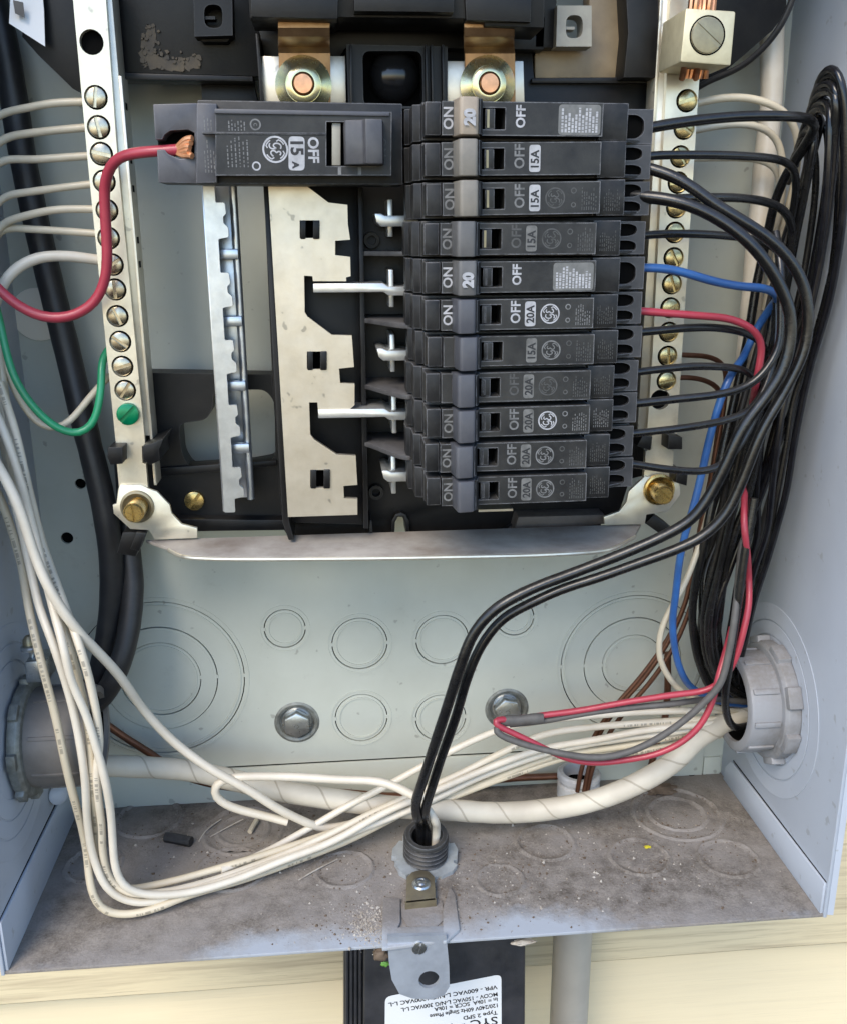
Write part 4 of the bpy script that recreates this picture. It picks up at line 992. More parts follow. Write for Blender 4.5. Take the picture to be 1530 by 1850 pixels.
# loose full-width breaker, turned end for end
def loose():
    D = 3.72
    t = thing('circuit_breaker', W(505, 325, 2.8), 'wide loose breaker turned end for end with the red wire in its left terminal', 'circuit breaker')
    c0 = W(505, 258, D); 
    # frame: u to the right along the breaker, v up; the breaker sits a degree off level
    ux = (W(705, 262, D) - W(395, 258, D)).normalized(); uz = Vector((-ux.z, 0, ux.x))
    def q(px, py, d): return W(px, py, d)
    def prism(bm, pts, d1, t_, holes=()): return slab(bm, pp(pts, d1), d1, t_, [pp(h, d1) for h in holes])
    body = link('body', prism(NB(), [(357, 180), (727, 187), (728, 334), (356, 332)], D - .28, .75), 'breaker', t, bevel=.02)
    link('step_end', prism(NB(), [(356, 186), (392, 187), (392, 330), (355, 331)], D - .16, .4), 'dusty_glare_end', t, bevel=.015)
    link('terminal_end', prism(NB(), [(277, 188), (358, 186), (356, 331), (287, 330), (284, 270), (298, 270), (304, 278), (325, 287), (352, 284), (352, 240), (340, 234), (308, 236), (297, 244), (294, 252), (281, 252)], D - .30, .7), 'dusty_glare_end', t, bevel=.015)
    link('terminal_cavity', prism(NB(), [(284, 232), (356, 232), (354, 280), (288, 280)], D - .62, .3), 'pit', t)
    # raised face: upper strip and lower strip either side of a scored line, with the handle opening
    hole = [(590, 220), (680, 221), (680, 300), (590, 300)]
    link('face', prism(NB(), [(390, 198), (708, 202), (707, 317), (390, 317)], D, .2, [hole]), 'bface', t, ang=25)
    link('top_ridge', prism(NB(), [(388, 196), (704, 202), (704, 210), (388, 205)], D + .03, .2), 'handle', t, bevel=.012)
    link('score_ridge', prism(NB(), [(366, 238), (588, 240), (588, 244), (366, 242)], D + .012, .15), 'breaker', t, bevel=.004)
    link('opening', prism(NB(), [(585, 216), (700, 218), (690, 304), (585, 304)], D - .19, .03), 'pit', t)
    link('shutter', prism(NB(), [(600, 222), (616, 222), (616, 299), (600, 299)], D - .05, .12), 'clipgrey', t, bevel=.012)
    # handle
    E1 = [q(618, 219, D - .05), q(684, 220, D - .05), q(684, 300, D - .05), q(618, 299, D - .05)]
    top = [q(622, 219, D + .14), q(650, 219, D + .22), q(680, 220, D + .30), q(680, 299, D + .30), q(650, 299, D + .22), q(622, 298, D + .14)]
    bm = NB(); pr = [(0, -.1), (.02, .16), (.26, .24), (.29, .34), (.52, .31), (.56, -.1)]
    a0 = W(620, 219, D); b0 = W(620, 299, D)
    hd = link('handle', hexa(bm, [Vector((a0.x + x, -D - d, a0.z)) for x, d in pr], [Vector((a0.x + x, -D - d, b0.z)) for x, d in pr]), 'handle_dark', t, bevel=.02)
    for px in (614, 650): link('face_tick', prism(NB(), [(px - 3, 302), (px + 3, 302), (px + 3, 316), (px - 3, 316)], D + .006, .02), 'print_mid', t)
    E = D + .005; x, z = rel(566, 274, E)
    def at(px, py): return rel(px, py, E)
    link('off_lettering', text(NB(), 'OFF', .20, *at(567, 271), E, -90, None, .006, .95), 'print', t, orient=False)
    a = [at(*p) for p in ((522, 246), (551, 247), (551, 308), (522, 308))]
    rp = link('rating_plate', flat(NB(), rnd(a, .06), E), 'plate_l', t, orient=False)
    link('rating_lettering', text(NB(), '15', .235, *at(537, 268), E + .003, -90, None, .008, .95), 'ink', rp, orient=False)
    link('rating_lettering', text(NB(), 'A', .12, *at(535, 298), E + .003, -90, None, .006), 'ink', rp, orient=False)
    link('monogram', logo(NB(), *at(498, 270), .175, E, -90), 'print', t, orient=False)
    for b in ((410, 246, 450, 302, 6), (412, 210, 444, 236, 6)):
        p0 = at(b[0], b[3]); p1 = at(b[2], b[1]); link('fine_print', fine(NB(), p0[0], p1[0], p0[1], p1[1], E, True, b[4], .016, None, b[4] + b[0]), 'print_mid', t, orient=False)
    for b in ((368, 206, 384, 236, 3), (370, 250, 388, 312, 4)):
        E2 = D - .155; p0 = rel(b[0], b[3], E2); p1 = rel(b[2], b[1], E2); link('fine_print', fine(NB(), p0[0], p1[0], p0[1], p1[1], E2, True, b[4], .014, None, b[0]), 'print_mid', t, orient=False)
    link('approval_mark', text(annulus(NB(), *at(462, 225), .055, .075, E, None, 20), 'c', .10, *at(462, 225), E, -90), 'print_mid', t, orient=False)
    link('approval_mark', annulus(NB(), *at(464, 300), .04, .06, E, None, 20), 'print', t, orient=False)
    link('on_lettering', text(NB(), 'ON', .16, *at(691, 266), E, -90), 'print_dim', t, orient=False)
M['handle_dark'] = mat('dark_handle', (.05, .05, .058), .45, c2=(.08, .08, .085), ns=4, dust=.2)
loose()
# ------------------------------------------------------------------ fittings
def ring_fit(mx, prof, n=40): return lathe(NB(), prof, mx, n)
# right PVC adapter with castellated locknut
pw = Wx(1398, 1262, XR); mx = axis_mtx(pw, Vector((-1, 0, 0)))
rb = thing('conduit_adapter', pw, 'grey threaded plastic conduit adapter on the right wall with wires entering it', 'conduit fitting')
link('locknut', lathe(NB(), [(.84, .0), (1.1, .0), (1.12, .04), (1.12, .24), (1.06, .3), (.84, .3)], mx, 40), 'pvc', rb, bevel=.01)
ln = bpy.data.objects['locknut']
for i in range(8):
    a = 2 * math.pi * i / 8 + .3; m2 = mx @ Matrix.Rotation(a, 4, 'Y')
    link('locknut_lug', box(NB(), .98, 1.20, .02, .28, -.2, .2, m2), 'pvc', ln, bevel=.03)
link('threaded_collar', lathe(NB(), [(.74, .2), (.93, .2), (.95, .3), (.95, .78), (.93, .84), (.90, .86), (.76, .86), (.74, .8)], mx, 48), 'pvc', rb)
for i in range(10):
    a = 2 * math.pi * i / 10; m2 = mx @ Matrix.Rotation(a, 4, 'Y'); link('grip_rib', box(NB(), .93, .985, .32, .80, -.05, .05, m2), 'pvc', rb, bevel=.015)
link('bore', lathe(NB(), [(.745, .8), (.745, .0), (.0, .0)], mx, 40), 'pit', rb)
# left fitting
pw = Wx(42, 1332, XL); mx = axis_mtx(pw + Vector((0, 0, 0)), Vector((1, 0, 0)))
lb = thing('conduit_adapter', pw, 'brown grey plastic conduit adapter with notched metal locknut on the left wall', 'conduit fitting')
link('locknut', lathe(NB(), [(.75, .05), (1.0, .05), (1.02, .1), (1.02, .2), (.97, .26), (.75, .26)], mx, 40), 'locknut', lb, bevel=.01)
lk = bpy.data.objects['locknut.001']
for i in range(8):
    a = 2 * math.pi * i / 8 + .1; m2 = mx @ Matrix.Rotation(a, 4, 'Y'); link('locknut_lug', box(NB(), .92, 1.1, .07, .22, -.14, .14, m2), 'locknut', lk, bevel=.02)
link('sleeve', lathe(NB(), [(.70, .2), (.85, .2), (.86, .3), (.86, 1.2), (.83, 1.28), (.72, 1.28), (.70, 1.2)], mx, 48), 'pvc_l', lb)
for i in range(8):
    a = 2 * math.pi * i / 8 + .45; m2 = mx @ Matrix.Rotation(a, 4, 'Y'); link('grip_rib', box(NB(), .84, .88, .35, 1.15, -.035, .035, m2), 'pvc_l', lb, bevel=.012)
link('bore', lathe(NB(), [(.71, 1.2), (.71, .3), (.0, .3)], mx, 40), 'pit', lb)
# ground clamp sitting on the sleeve
p = W(72, 1215, 2.6); gcl = thing('ground_clamp', p, 'small metal clamp block with upright screw on top of the left conduit fitting', 'clamp')
link('clamp_block', slab(NB(), pp([(46, 1196), (84, 1194), (88, 1232), (48, 1234)], 2.75), 2.75, .5), 'zinc', gcl, bevel=.02)
link('clamp_screw', lathe(NB(), [(.05, -.02), (.05, .24), (.17, .24), (.17, .29), (.15, .31), (0, .31)], axis_mtx(W(61, 1196, 2.55), Vector((0, 0, 1))), 20), 'zinc', gcl)
link('screw_tip', lathe(NB(), [(.11, .3), (.10, .42), (.05, .48), (0, .48)], axis_mtx(W(58, 1196, 2.5), Vector((0, 0, 1))), 16), 'bronze', gcl)
# white bushing with bare coppers
p = Wz(1043, 1436, ZF); mx = axis_mtx(p, Vector((0, 0, 1)), Vector((0, 1, 0)))
wb = thing('cable_bushing', p, 'white ribbed bushing in the floor with bare copper wires', 'bushing')
link('collar', lathe(NB(), [(.44, 0), (.44, .30), (.40, .34), (.41, .40), (.45, .43), (.45, .53), (.41, .57), (.33, .57), (.31, .5), (.31, .05)], mx, 40), 'pvc_w', wb)
link('bore', lathe(NB(), [(.315, .3), (0, .3)], mx, 30), 'pit', wb)
# black threaded nipple with notched locknut
p = Wz(768, 1556, ZF); mx = axis_mtx(p, Vector((.02, -.16, 1)), Vector((0, 1, 0)))
np_ = thing('threaded_nipple', p, 'black threaded plastic nipple with wires dropping into it and notched zinc locknut', 'conduit fitting')
prof = [(.27, .05), (.27, .64), (.31, .68), (.39, .68), (.41, .65)]
d = .60
while d > .1: prof += [(.42, d), (.365, d - .035), (.365, d - .05), (.42, d - .085)]; d -= .10
prof += [(.37, .02)]
NPM = mx
link('threaded_tube', lathe(NB(), prof, mx, 40), 'nipple', np_)
link('bore', lathe(NB(), [(.262, .2), (0, .2)], mx, 30), 'pit', np_)
L = []
for i in range(7):
    a = 2 * math.pi * i / 7 + .2
    L += [(r * math.cos(a + t), r * math.sin(a + t)) for r, t in ((.60, -.20), (.63, -.05), (.63, .24), (.55, .28), (.54, .40), (.60, .46))]
link('locknut', slab(NB(), L, .17, .12, [circ(0, 0, .385, 36)], mx), 'nut', np_, ang=25)
def NP(x, z): return [NPM @ Vector((x, -d, z)) for d in (.85, .55, .22)]
print('NIPPLE', [tuple(round(c, 1) for c in (*PX(NPM @ Vector((0, -d, 0))), -(NPM @ Vector((0, -d, 0))).y)) for d in (0, .68, .85)])
# hasp on the front of the floor
hs = thing('hasp', Wz(765, 1650, ZF), 'zinc padlock hasp hanging over the front edge with round hole', 'hasp')
def fl(pts, z): return [Wz(x, y, z) for x, y in pts]
z1 = ZF + .075
def deck(pts, z, t, m, name, parent, bevel=.012):
    a = fl(pts, z); return link(name, hexa(NB(), a, [v - Vector((0, 0, t)) for v in a]), m, parent, bevel=bevel)
bpz = deck([(692, 1622), (723, 1622), (723, 1666), (700, 1712), (690, 1712)], z1, .07, 'floor', 'base_leaf', hs)
deck([(812, 1600), (822, 1616), (830, 1678), (806, 1700), (800, 1700), (800, 1640)], z1, .07, 'floor', 'base_leaf', hs)
deck([(690, 1676), (805, 1672), (806, 1698), (697, 1712)], z1 - .002, .07, 'floor', 'base_leaf', hs)
lt = deck([(735, 1584), (745, 1575), (760, 1571), (775, 1574), (785, 1584), (787, 1626), (733, 1632)], ZF + .16, .05, 'bronze', 'latch_tongue', hs)
a = fl([(724, 1632), (798, 1626), (803, 1660), (790, 1672), (760, 1678), (736, 1672), (726, 1656)], ZF + .03)
link('slot_floor', hexa(NB(), a, [v - Vector((0, 0, .02)) for v in a]), 'floor', hs)  # thin pad in the slot, in the dusty floor material
link('tongue_front', hexa(NB(), [Wz(732, 1632, ZF + .16), Wz(788, 1626, ZF + .16), Wz(788, 1626, ZF + .16) - Vector((0, 0, .13)), Wz(732, 1632, ZF + .16) - Vector((0, 0, .13))],
     [v + Vector((0, .05, 0)) for v in (Wz(732, 1632, ZF + .16), Wz(788, 1626, ZF + .16), Wz(788, 1626, ZF + .16) - Vector((0, 0, .13)), Wz(732, 1632, ZF + .16) - Vector((0, 0, .13)))]), 'bronze', lt)
p = Wz(761, 1597, ZF + .16); link('rivet', lathe(NB(), [(.17, 0), (.15, .03), (.10, .045), (.09, .02), (.06, .05), (0, .07)], axis_mtx(p, Vector((0, 0, 1)), Vector((0, 1, 0))), 24), 'zinc', lt)
HD = DF + .06
TB = rnd([(700, 1692), (806, 1690), (811, 1745), (812, 1782, ), (802, 1798), (780, 1806), (745, 1804), (722, 1796), (708, 1770), (703, 1740)], 0)
tab = link('hanging_tab', slab(NB(), pp(TB, HD), HD, .07, [circ(*rel(775, 1770, HD), .175, 28)]), 'hasp', hs, ang=25)
p = W(757, 1712, HD); link('tab_screw', slot_head(NB(), p + Vector((0, 0, 0)), .12, .03, 75, .14), 'zinc', tab)

# ------------------------------------------------------------------ surge protector below and the pipe
SD = 3.2
spd = thing('surge_protector', W(800, 1850, 2), 'black surge protector case with white specification label under the box', 'surge protector')
def quad(x0, x1, y0, y1, D): return pp([(x0, y0), (x1, y0), (x1 + (y1 - y0) * -.004, y1), (x0, y1)], D)
zsb = ZF - .07
zl = lambda pts, D: [(x, min(z, zsb)) for x, z in pp(pts, D)]
link('case', slab(NB(), zl([(658, 1640), (950, 1640), (947, 2050), (656, 2050)], SD), SD, 2.4), 'spd', spd, bevel=.06, seg=3)
for i, x in enumerate((624, 632, 640, 648)):
    link('cooling_rib', slab(NB(), zl([(x, 1640), (x + 5.5, 1640), (x + 5.5, 2050), (x, 2050)], SD - .25), SD - .25, 1.8), 'spd', spd, bevel=.02)
link('rib_bed', slab(NB(), zl([(622, 1640), (660, 1640), (660, 2050), (622, 2050)], SD - .36), SD - .36, 1.6), 'spd', spd)
E = SD + .004
LBL = [(697, 1800), (895, 1762), (906, 1772), (905, 2000), (693, 2000)]
lbp = rnd(pp([(696, 1801), (905, 1760), (906, 2000), (694, 2000)], E), .12)
lab = link('label', flat(NB(), lbp, E), 'white_paper', spd, orient=False)
TX = [('VPR - 600VAC L-N/G 1200VAC L-L', 898, 1783, 702, .125), ('MCOV - 150VAC L-N/G 300VAC L-L', 898, 1796, 725, .125), ('In = 10kA  SCCR = 10kA', 898, 1805, 784, .125), ('120/240V 60Hz Single Phase', 898, 1815, 776, .125), ('Type 2 SPD', 898, 1828, 836, .125), ('SYC - 120/240', 898, 1843, 730, .27)]
for s, xr, y, xl_, size in TX:
    # the print is upside down and the label sits a few degrees off square
    p = Vector(rel(xr, y, E)); q = Vector(rel(xl_, y + (xr - xl_) * .165, E)); wv = (q - p).length
    V, Fc = glyphs(s, size, .003); ww = max(v[0] for v in V) - min(v[0] for v in V)
    c = (p + q) / 2; ang = math.degrees(math.atan2(q.y - p.y, q.x - p.x))
    link('label_lettering', text(NB(), s, size, c.x, c.y, E + .004, ang, None, .003, wv / ww), 'ink', lab, orient=False)
pipe = link('conduit_pipe', tube(NB(), [Vector((W(1035, 1750, .9).x, -.72, ZF - .02)), Vector((W(1035, 1750, .9).x, -.72, ZF - 3)), Vector((W(1035, 1750, .9).x, -.72, ZF - 9))], .42, 28, .5), 'pipe')
tag(pipe, 'grey vertical conduit pipe below the box, right of the black case', 'pipe')

# ------------------------------------------------------------------ cables and wires
cb = wire('service_cable', 'thick black cable running down behind the left terminal bar', [(-20, -40, .5), (10, 90, .55), (42, 290, .6), (84, 480, .7), (124, 640, .8), (158, 780, 1.0), (190, 920, 1.1), (203, 1030, 1.1), (198, 1130, 1.15), (180, 1220, 1.2), (140, 1285, 1.3), (70, 1310, 1.4)], .215, 'cblack', 'cable', n=16)
wire('service_cable', 'thick black cable emerging under the left bracket, right of its neighbour', [(225, 800, .5), (232, 900, .6), (236, 985, .8), (240, 1050, 1.0), (236, 1120, 1.25), (222, 1190, 1.5), (190, 1255, 1.6), (130, 1300, 1.7), (60, 1320, 1.7)], .20, 'cblack', 'cable', n=16)
wire('ground_wire', 'brown tarnished copper wire slanting behind the black cables to the floor', [(140, 1262, .7), (190, 1305, .5), (232, 1334, .4), (275, 1363, .3), (330, 1400, .3), (420, 1425, .4), (600, 1430, .3), (760, 1440, .3), (900, 1408, .3), (1010, 1402, .3)], .075, 'old_copper')
big_ = [(60, 1372, 1.7), (120, 1376, 1.6), (185, 1381, 1.4), (270, 1386, 1.2), (353, 1394, 1.15), (430, 1412, 1.25), (500, 1428, 1.35), (600, 1445, 1.5), (674, 1453, 1.6), (740, 1460, 1.7), (811, 1465, 1.8), (900, 1468, 1.8), (991, 1464, 1.9), (1079, 1445, 2.0), (1167, 1409, 2.0), (1224, 1370, 1.9), (1255, 1335, 1.8), (1320, 1300, 1.7), (1385, 1275, 1.6)]
c = wire('taped_cable', 'thick cream taped cable sagging across the bottom of the box', big_, .205, 'taped', 'cable', n=18)

GW = 'white wires entering the left terminal bar'
lw_ = [
 ('uppermost white wire entering the left terminal bar', [(-60, 226, 1.6), (0, 208, 1.7), (40, 196, 1.8), (100, 186, 1.85), (158, 184, 1.85)], .058, 'wcream'),
 ('white wire entering the left terminal bar at its second screw', [(-60, 275, 1.6), (0, 256, 1.7), (60, 240, 1.8), (160, 230, 1.85)], .06, 'wcream'),
 ('white wire entering the left terminal bar at its third screw, level with the red', [(-60, 300, 1.6), (0, 292, 1.7), (60, 288, 1.8), (168, 281, 1.85)], .06, 'wcream'),
 ('white wire entering the left terminal bar just under the red wire bend', [(-60, 378, 1.6), (0, 360, 1.7), (60, 345, 1.8), (170, 332, 1.85)], .058, 'wcream'),
 ('white wire entering the left terminal bar, upper of the pair that meets at the edge', [(-60, 428, 1.7), (0, 406, 1.75), (40, 392, 1.8), (100, 380, 1.85), (176, 378, 1.85)], .06, 'wcream'),
 ('white wire entering the left terminal bar, lower of the pair that meets at the edge', [(-60, 414, 1.6), (0, 417, 1.65), (60, 414, 1.7), (178, 422, 1.8)], .06, 'wcream'),
 ('stout white wire arching above the red loop to the terminal bar', [(-40, 640, 2.1), (-12, 560, 2.1), (15, 500, 2.1), (60, 468, 2.0), (110, 461, 1.95), (182, 470, 1.85)], .085, 'wwhite'),
]
for q_, (lab_, P, r, m) in enumerate(lw_):
    b = W(*P[0]); b.x = max(b.x, XL + .22)
    # beyond the picture edge each turns down the side wall and joins the hanging bundle
    P = [Vector((XL + .30 + .05 * q_, -2.3 - .06 * q_, H0 - 4.2)), Vector((XL + .16 + .03 * q_, -2.0, b.z - 1.6)), Vector((XL + .14 + .02 * q_, -1.8, b.z - .55))] + P[1:] if q_ < 6 else P
    wire('neutral_wire', lab_, P, r, m, group=GW)
wire('red_wire', 'red wire looping from the loose breaker across the left terminal bar', [(330, 270, 3.3), (285, 273, 3.3), (240, 277, 3.2), (207, 290, 3.05), (190, 325, 2.85), (189, 390, 2.75), (194, 450, 2.7), (193, 500, 2.65), (172, 545, 2.6), (125, 572, 2.6), (80, 574, 2.6), (35, 555, 2.6), (0, 525, 2.6), (-40, 480, 2.6)], .078, 'wred', n=12)
t = thing('bare_strands', W(345, 262, 3.3), 'bright copper strands of the red wire in the left terminal mouth', 'wire end')
for i in range(5):
    y = 246 + i * 7
    bm = NB(); tube(bm, wpts([(318, 270 + i, 3.3), (330 + i, y + 10, 3.4), (338 + 3 * math.sin(i * 2), y + 4, 3.46), (348 - i * 2 + (8 if i == 4 else 0), y + 4 + i, 3.5)]), .042, 8); link('strand', bm, 'copper_new', t)
wire('green_wire', 'green ground wire dipping into a loop beside the left terminal bar', [(-30, 480, 2.2), (0, 570, 2.3), (12, 620, 2.35), (28, 680, 2.4), (62, 736, 2.4), (105, 774, 2.35), (145, 784, 2.3), (170, 768, 2.25), (181, 730, 2.2), (184, 690, 2.1), (186, 645, 1.95), (200, 628, 1.8)], .062, 'wgreen', n=12)
wire('neutral_wire', 'white wire dipping behind the green loop beside the left terminal bar', [(-40, 520, 1.9), (-6, 610, 2.0), (10, 660, 2.05), (38, 725, 2.05), (75, 768, 2.05), (105, 774, 2.05), (128, 757, 2.0), (165, 715, 1.9), (205, 672, 1.85)], .058, 'wcream', group=GW)

# white bundle: down the left wall, round the lower left corner, then across to the right fitting
Wd = 'white wires of the long bundle'
R12 = .067
wire('neutral_wire', 'thick white wire cutting diagonally across in front of the black cables', [(-60, 740, 2.9), (-10, 832, 3.15), (14, 870, 3.2), (41, 930, 3.25), (62, 1000, 3.3), (92, 1068, 3.4), (137, 1131, 3.35), (212, 1216, 2.9), (265, 1288, 2.4), (318, 1342, 2.3), (382, 1390, 2.25), (450, 1427, 2.2), (498, 1457, 2.1), (540, 1480, 2.0), (585, 1496, 1.85), (640, 1486, 1.7), (720, 1458, 1.6), (800, 1424, 1.5)], .08, 'wwhite', group=Wd, n=12)
tailB = [(760, 1455, 1.75), (851, 1424, 1.55), (929, 1393, 1.4), (1005, 1366, 1.35), (1123, 1348, 1.4), (1210, 1331, 1.5), (1290, 1318, 1.6), (1345, 1316, 1.7), (1400, 1310, 1.7)]
wire('neutral_wire', 'outermost white wire of the bundle, lowest at its turn in the floor corner', [(-30, 840, 2.20), (2, 902, 2.30), (36, 1008, 2.44), (55, 1109, 3.10), (80, 1222, 3.42), (100, 1290, 3.42), (123, 1392, 3.50), (147, 1492, 3.35), (157, 1540, 3.35), (164, 1592, 3.50), (176, 1630, 3.60), (200, 1651, 3.60), (240, 1651, 3.55), (285, 1637, 3.45), (340, 1618, 3.25), (440, 1590, 2.85), (540, 1553, 2.45), (640, 1512, 2.10)] + tailB, R12, 'wprint2', group=Wd, n=12)
wire('neutral_wire', 'white wire of the bundle second lowest at its turn in the floor corner', [(-30, 770, 2.40), (4, 850, 2.50), (30, 915, 2.60), (50, 1000, 2.65), (73, 1096, 3.15), (98, 1168, 3.49), (119, 1233, 3.50), (141, 1315, 3.52), (154, 1403, 3.58), (160, 1490, 3.47), (169, 1545, 3.45), (190, 1600, 3.50), (216, 1622, 3.50), (255, 1630, 3.45), (310, 1622, 3.30), (430, 1582, 2.85), (540, 1540, 2.50), (640, 1502, 2.15), (770, 1450, 1.85), (851, 1411, 1.65), (929, 1380, 1.50), (1005, 1357, 1.50), (1100, 1338, 1.50), (1210, 1324, 1.60), (1290, 1314, 1.70), (1345, 1310, 1.75), (1400, 1300, 1.70)], R12, 'wwhite', group=Wd, n=12)
wire('neutral_wire', 'innermost white wire at the turn in the floor corner, top strand along the floor', [(-30, 700, 2.50), (4, 770, 2.60), (36, 862, 2.70), (58, 945, 2.75), (92, 1080, 3.13), (113, 1168, 3.60), (130, 1230, 3.62), (155, 1290, 3.62), (174, 1353, 3.62), (189, 1400, 3.64), (201, 1460, 3.61), (203, 1518, 3.50), (207, 1565, 3.55), (222, 1598, 3.55), (252, 1614, 3.50), (300, 1617, 3.40), (353, 1610, 3.25), (431, 1587, 3.00), (510, 1556, 2.75), (600, 1520, 2.45), (694, 1467, 2.10), (772, 1436, 1.90), (851, 1402, 1.75), (909, 1376, 1.65), (980, 1353, 1.60), (1079, 1334, 1.60), (1167, 1320, 1.70), (1290, 1308, 1.80), (1345, 1304, 1.80), (1400, 1295, 1.70)], R12, 'wwhite', group=Wd, n=12)
wire('neutral_wire', 'printed white wire on the right side of the hanging bundle', [(0, 690, 2.30), (28, 780, 2.40), (54, 890, 2.45), (80, 986, 2.50), (110, 1076, 2.89), (140, 1164, 3.48), (160, 1225, 3.52), (176, 1290, 3.52), (181, 1340, 3.52), (178, 1390, 3.54), (178, 1440, 3.52), (184, 1490, 3.45), (186, 1540, 3.35), (200, 1590, 3.40), (232, 1612, 3.40), (290, 1614, 3.30), (380, 1592, 2.95), (480, 1556, 2.60), (580, 1515, 2.30), (678, 1466, 2.00), (764, 1428, 1.80), (831, 1398, 1.65), (890, 1366, 1.55), (980, 1328, 1.50), (1079, 1313, 1.50), (1167, 1306, 1.60), (1254, 1302, 1.70), (1340, 1298, 1.75), (1400, 1290, 1.70)], R12, 'wprint', group=Wd, n=12)
wire('neutral_wire', 'yellowed printed wire tucked behind the hanging bundle', [(-30, 690, 2.10), (14, 790, 2.15), (41, 880, 2.20), (66, 980, 2.25), (94, 1070, 2.67), (124, 1160, 3.31), (148, 1250, 3.34), (163, 1330, 3.40), (168, 1410, 3.50), (172, 1480, 3.31), (176, 1540, 3.20), (190, 1590, 3.25), (225, 1606, 3.20), (300, 1596, 3.00), (400, 1568, 2.70), (520, 1530, 2.35), (640, 1494, 2.00), (772, 1455, 1.75), (880, 1416, 1.50), (970, 1386, 1.35), (1026, 1370, 1.30), (1145, 1358, 1.30), (1254, 1336, 1.45), (1340, 1322, 1.60), (1400, 1312, 1.60)], R12, 'wprint2', group=Wd, n=12)
wire('neutral_wire', 'uppermost white wire running from under the loop to the taped splice', [(400, 1572, 2.75), (480, 1540, 2.35), (560, 1497, 1.95), (631, 1454, 1.75), (686, 1426, 1.65), (752, 1391, 1.5), (831, 1348, 1.4), (894, 1321, 1.3), (940, 1308, 1.3), (991, 1302, 1.35), (1079, 1293, 1.4), (1167, 1287, 1.5), (1254, 1286, 1.6), (1337, 1284, 1.7), (1400, 1280, 1.7)], .066, 'wwhite', n=12, group=Wd)
wire('neutral_wire', 'white wire with a hairpin loop, dropping into the black nipple', [(520, 1485, 2.0), (478, 1474, 2.0), (428, 1462, 2.05), (397, 1447, 2.1), (384, 1430, 2.1), (394, 1412, 2.1), (427, 1404, 2.1), (517, 1403, 2.1), (615, 1407, 2.15), (690, 1414, 2.3), (736, 1430, 2.55), (764, 1450, 2.8), (784, 1480, 2.9)] + NP(.17, -.03), .078, 'wwhite', n=12, group=Wd)

# pair of black wires swooping from the breakers to the nipple
SW = 'black wires swooping down to the nipple'
wire('black_wire', 'outer black wire of the pair sweeping from an upper breaker down into the nipple', [(1150, 300, 3.6), (1179, 306, 3.7), (1211, 316, 3.8), (1243, 334, 3.9), (1281, 363, 4.0), (1340, 398, 4.1), (1387, 428, 4.15), (1427, 468, 4.2), (1450, 512, 4.2), (1459, 560, 4.2), (1452, 630, 4.2), (1418, 705, 4.2), (1378, 775, 4.2), (1340, 870, 4.15), (1312, 925, 4.1), (1268, 968, 4.05), (1212, 994, 4.0), (1161, 1013, 3.95), (1080, 1042, 3.9), (1010, 1068, 3.85), (955, 1092, 3.8), (908, 1118, 3.75), (870, 1165, 3.7), (846, 1220, 3.65), (822, 1295, 3.55), (798, 1370, 3.4), (778, 1430, 3.3), (768, 1462, 3.2)] + NP(.06, .0), .082, 'wblack', n=14, group=SW)
wire('black_wire', 'inner black wire of the pair sweeping from an upper breaker down into the nipple', [(1125, 352, 3.6), (1160, 354, 3.75), (1205, 360, 3.9), (1255, 373, 4.05), (1300, 396, 4.15), (1340, 428, 4.25), (1376, 468, 4.3), (1405, 510, 4.3), (1424, 560, 4.3), (1426, 605, 4.3), (1414, 660, 4.3), (1380, 718, 4.3), (1344, 770, 4.3), (1311, 835, 4.25), (1284, 892, 4.2), (1248, 938, 4.15), (1200, 968, 4.1), (1130, 998, 4.0), (1030, 1036, 3.95), (960, 1066, 3.95), (895, 1100, 3.95), (856, 1145, 3.9), (830, 1205, 3.85), (806, 1280, 3.75), (783, 1355, 3.6), (760, 1420, 3.4), (750, 1452, 3.25), (755, 1474, 3.15)] + NP(-.10, .06), .088, 'wblack', n=14, group=SW)

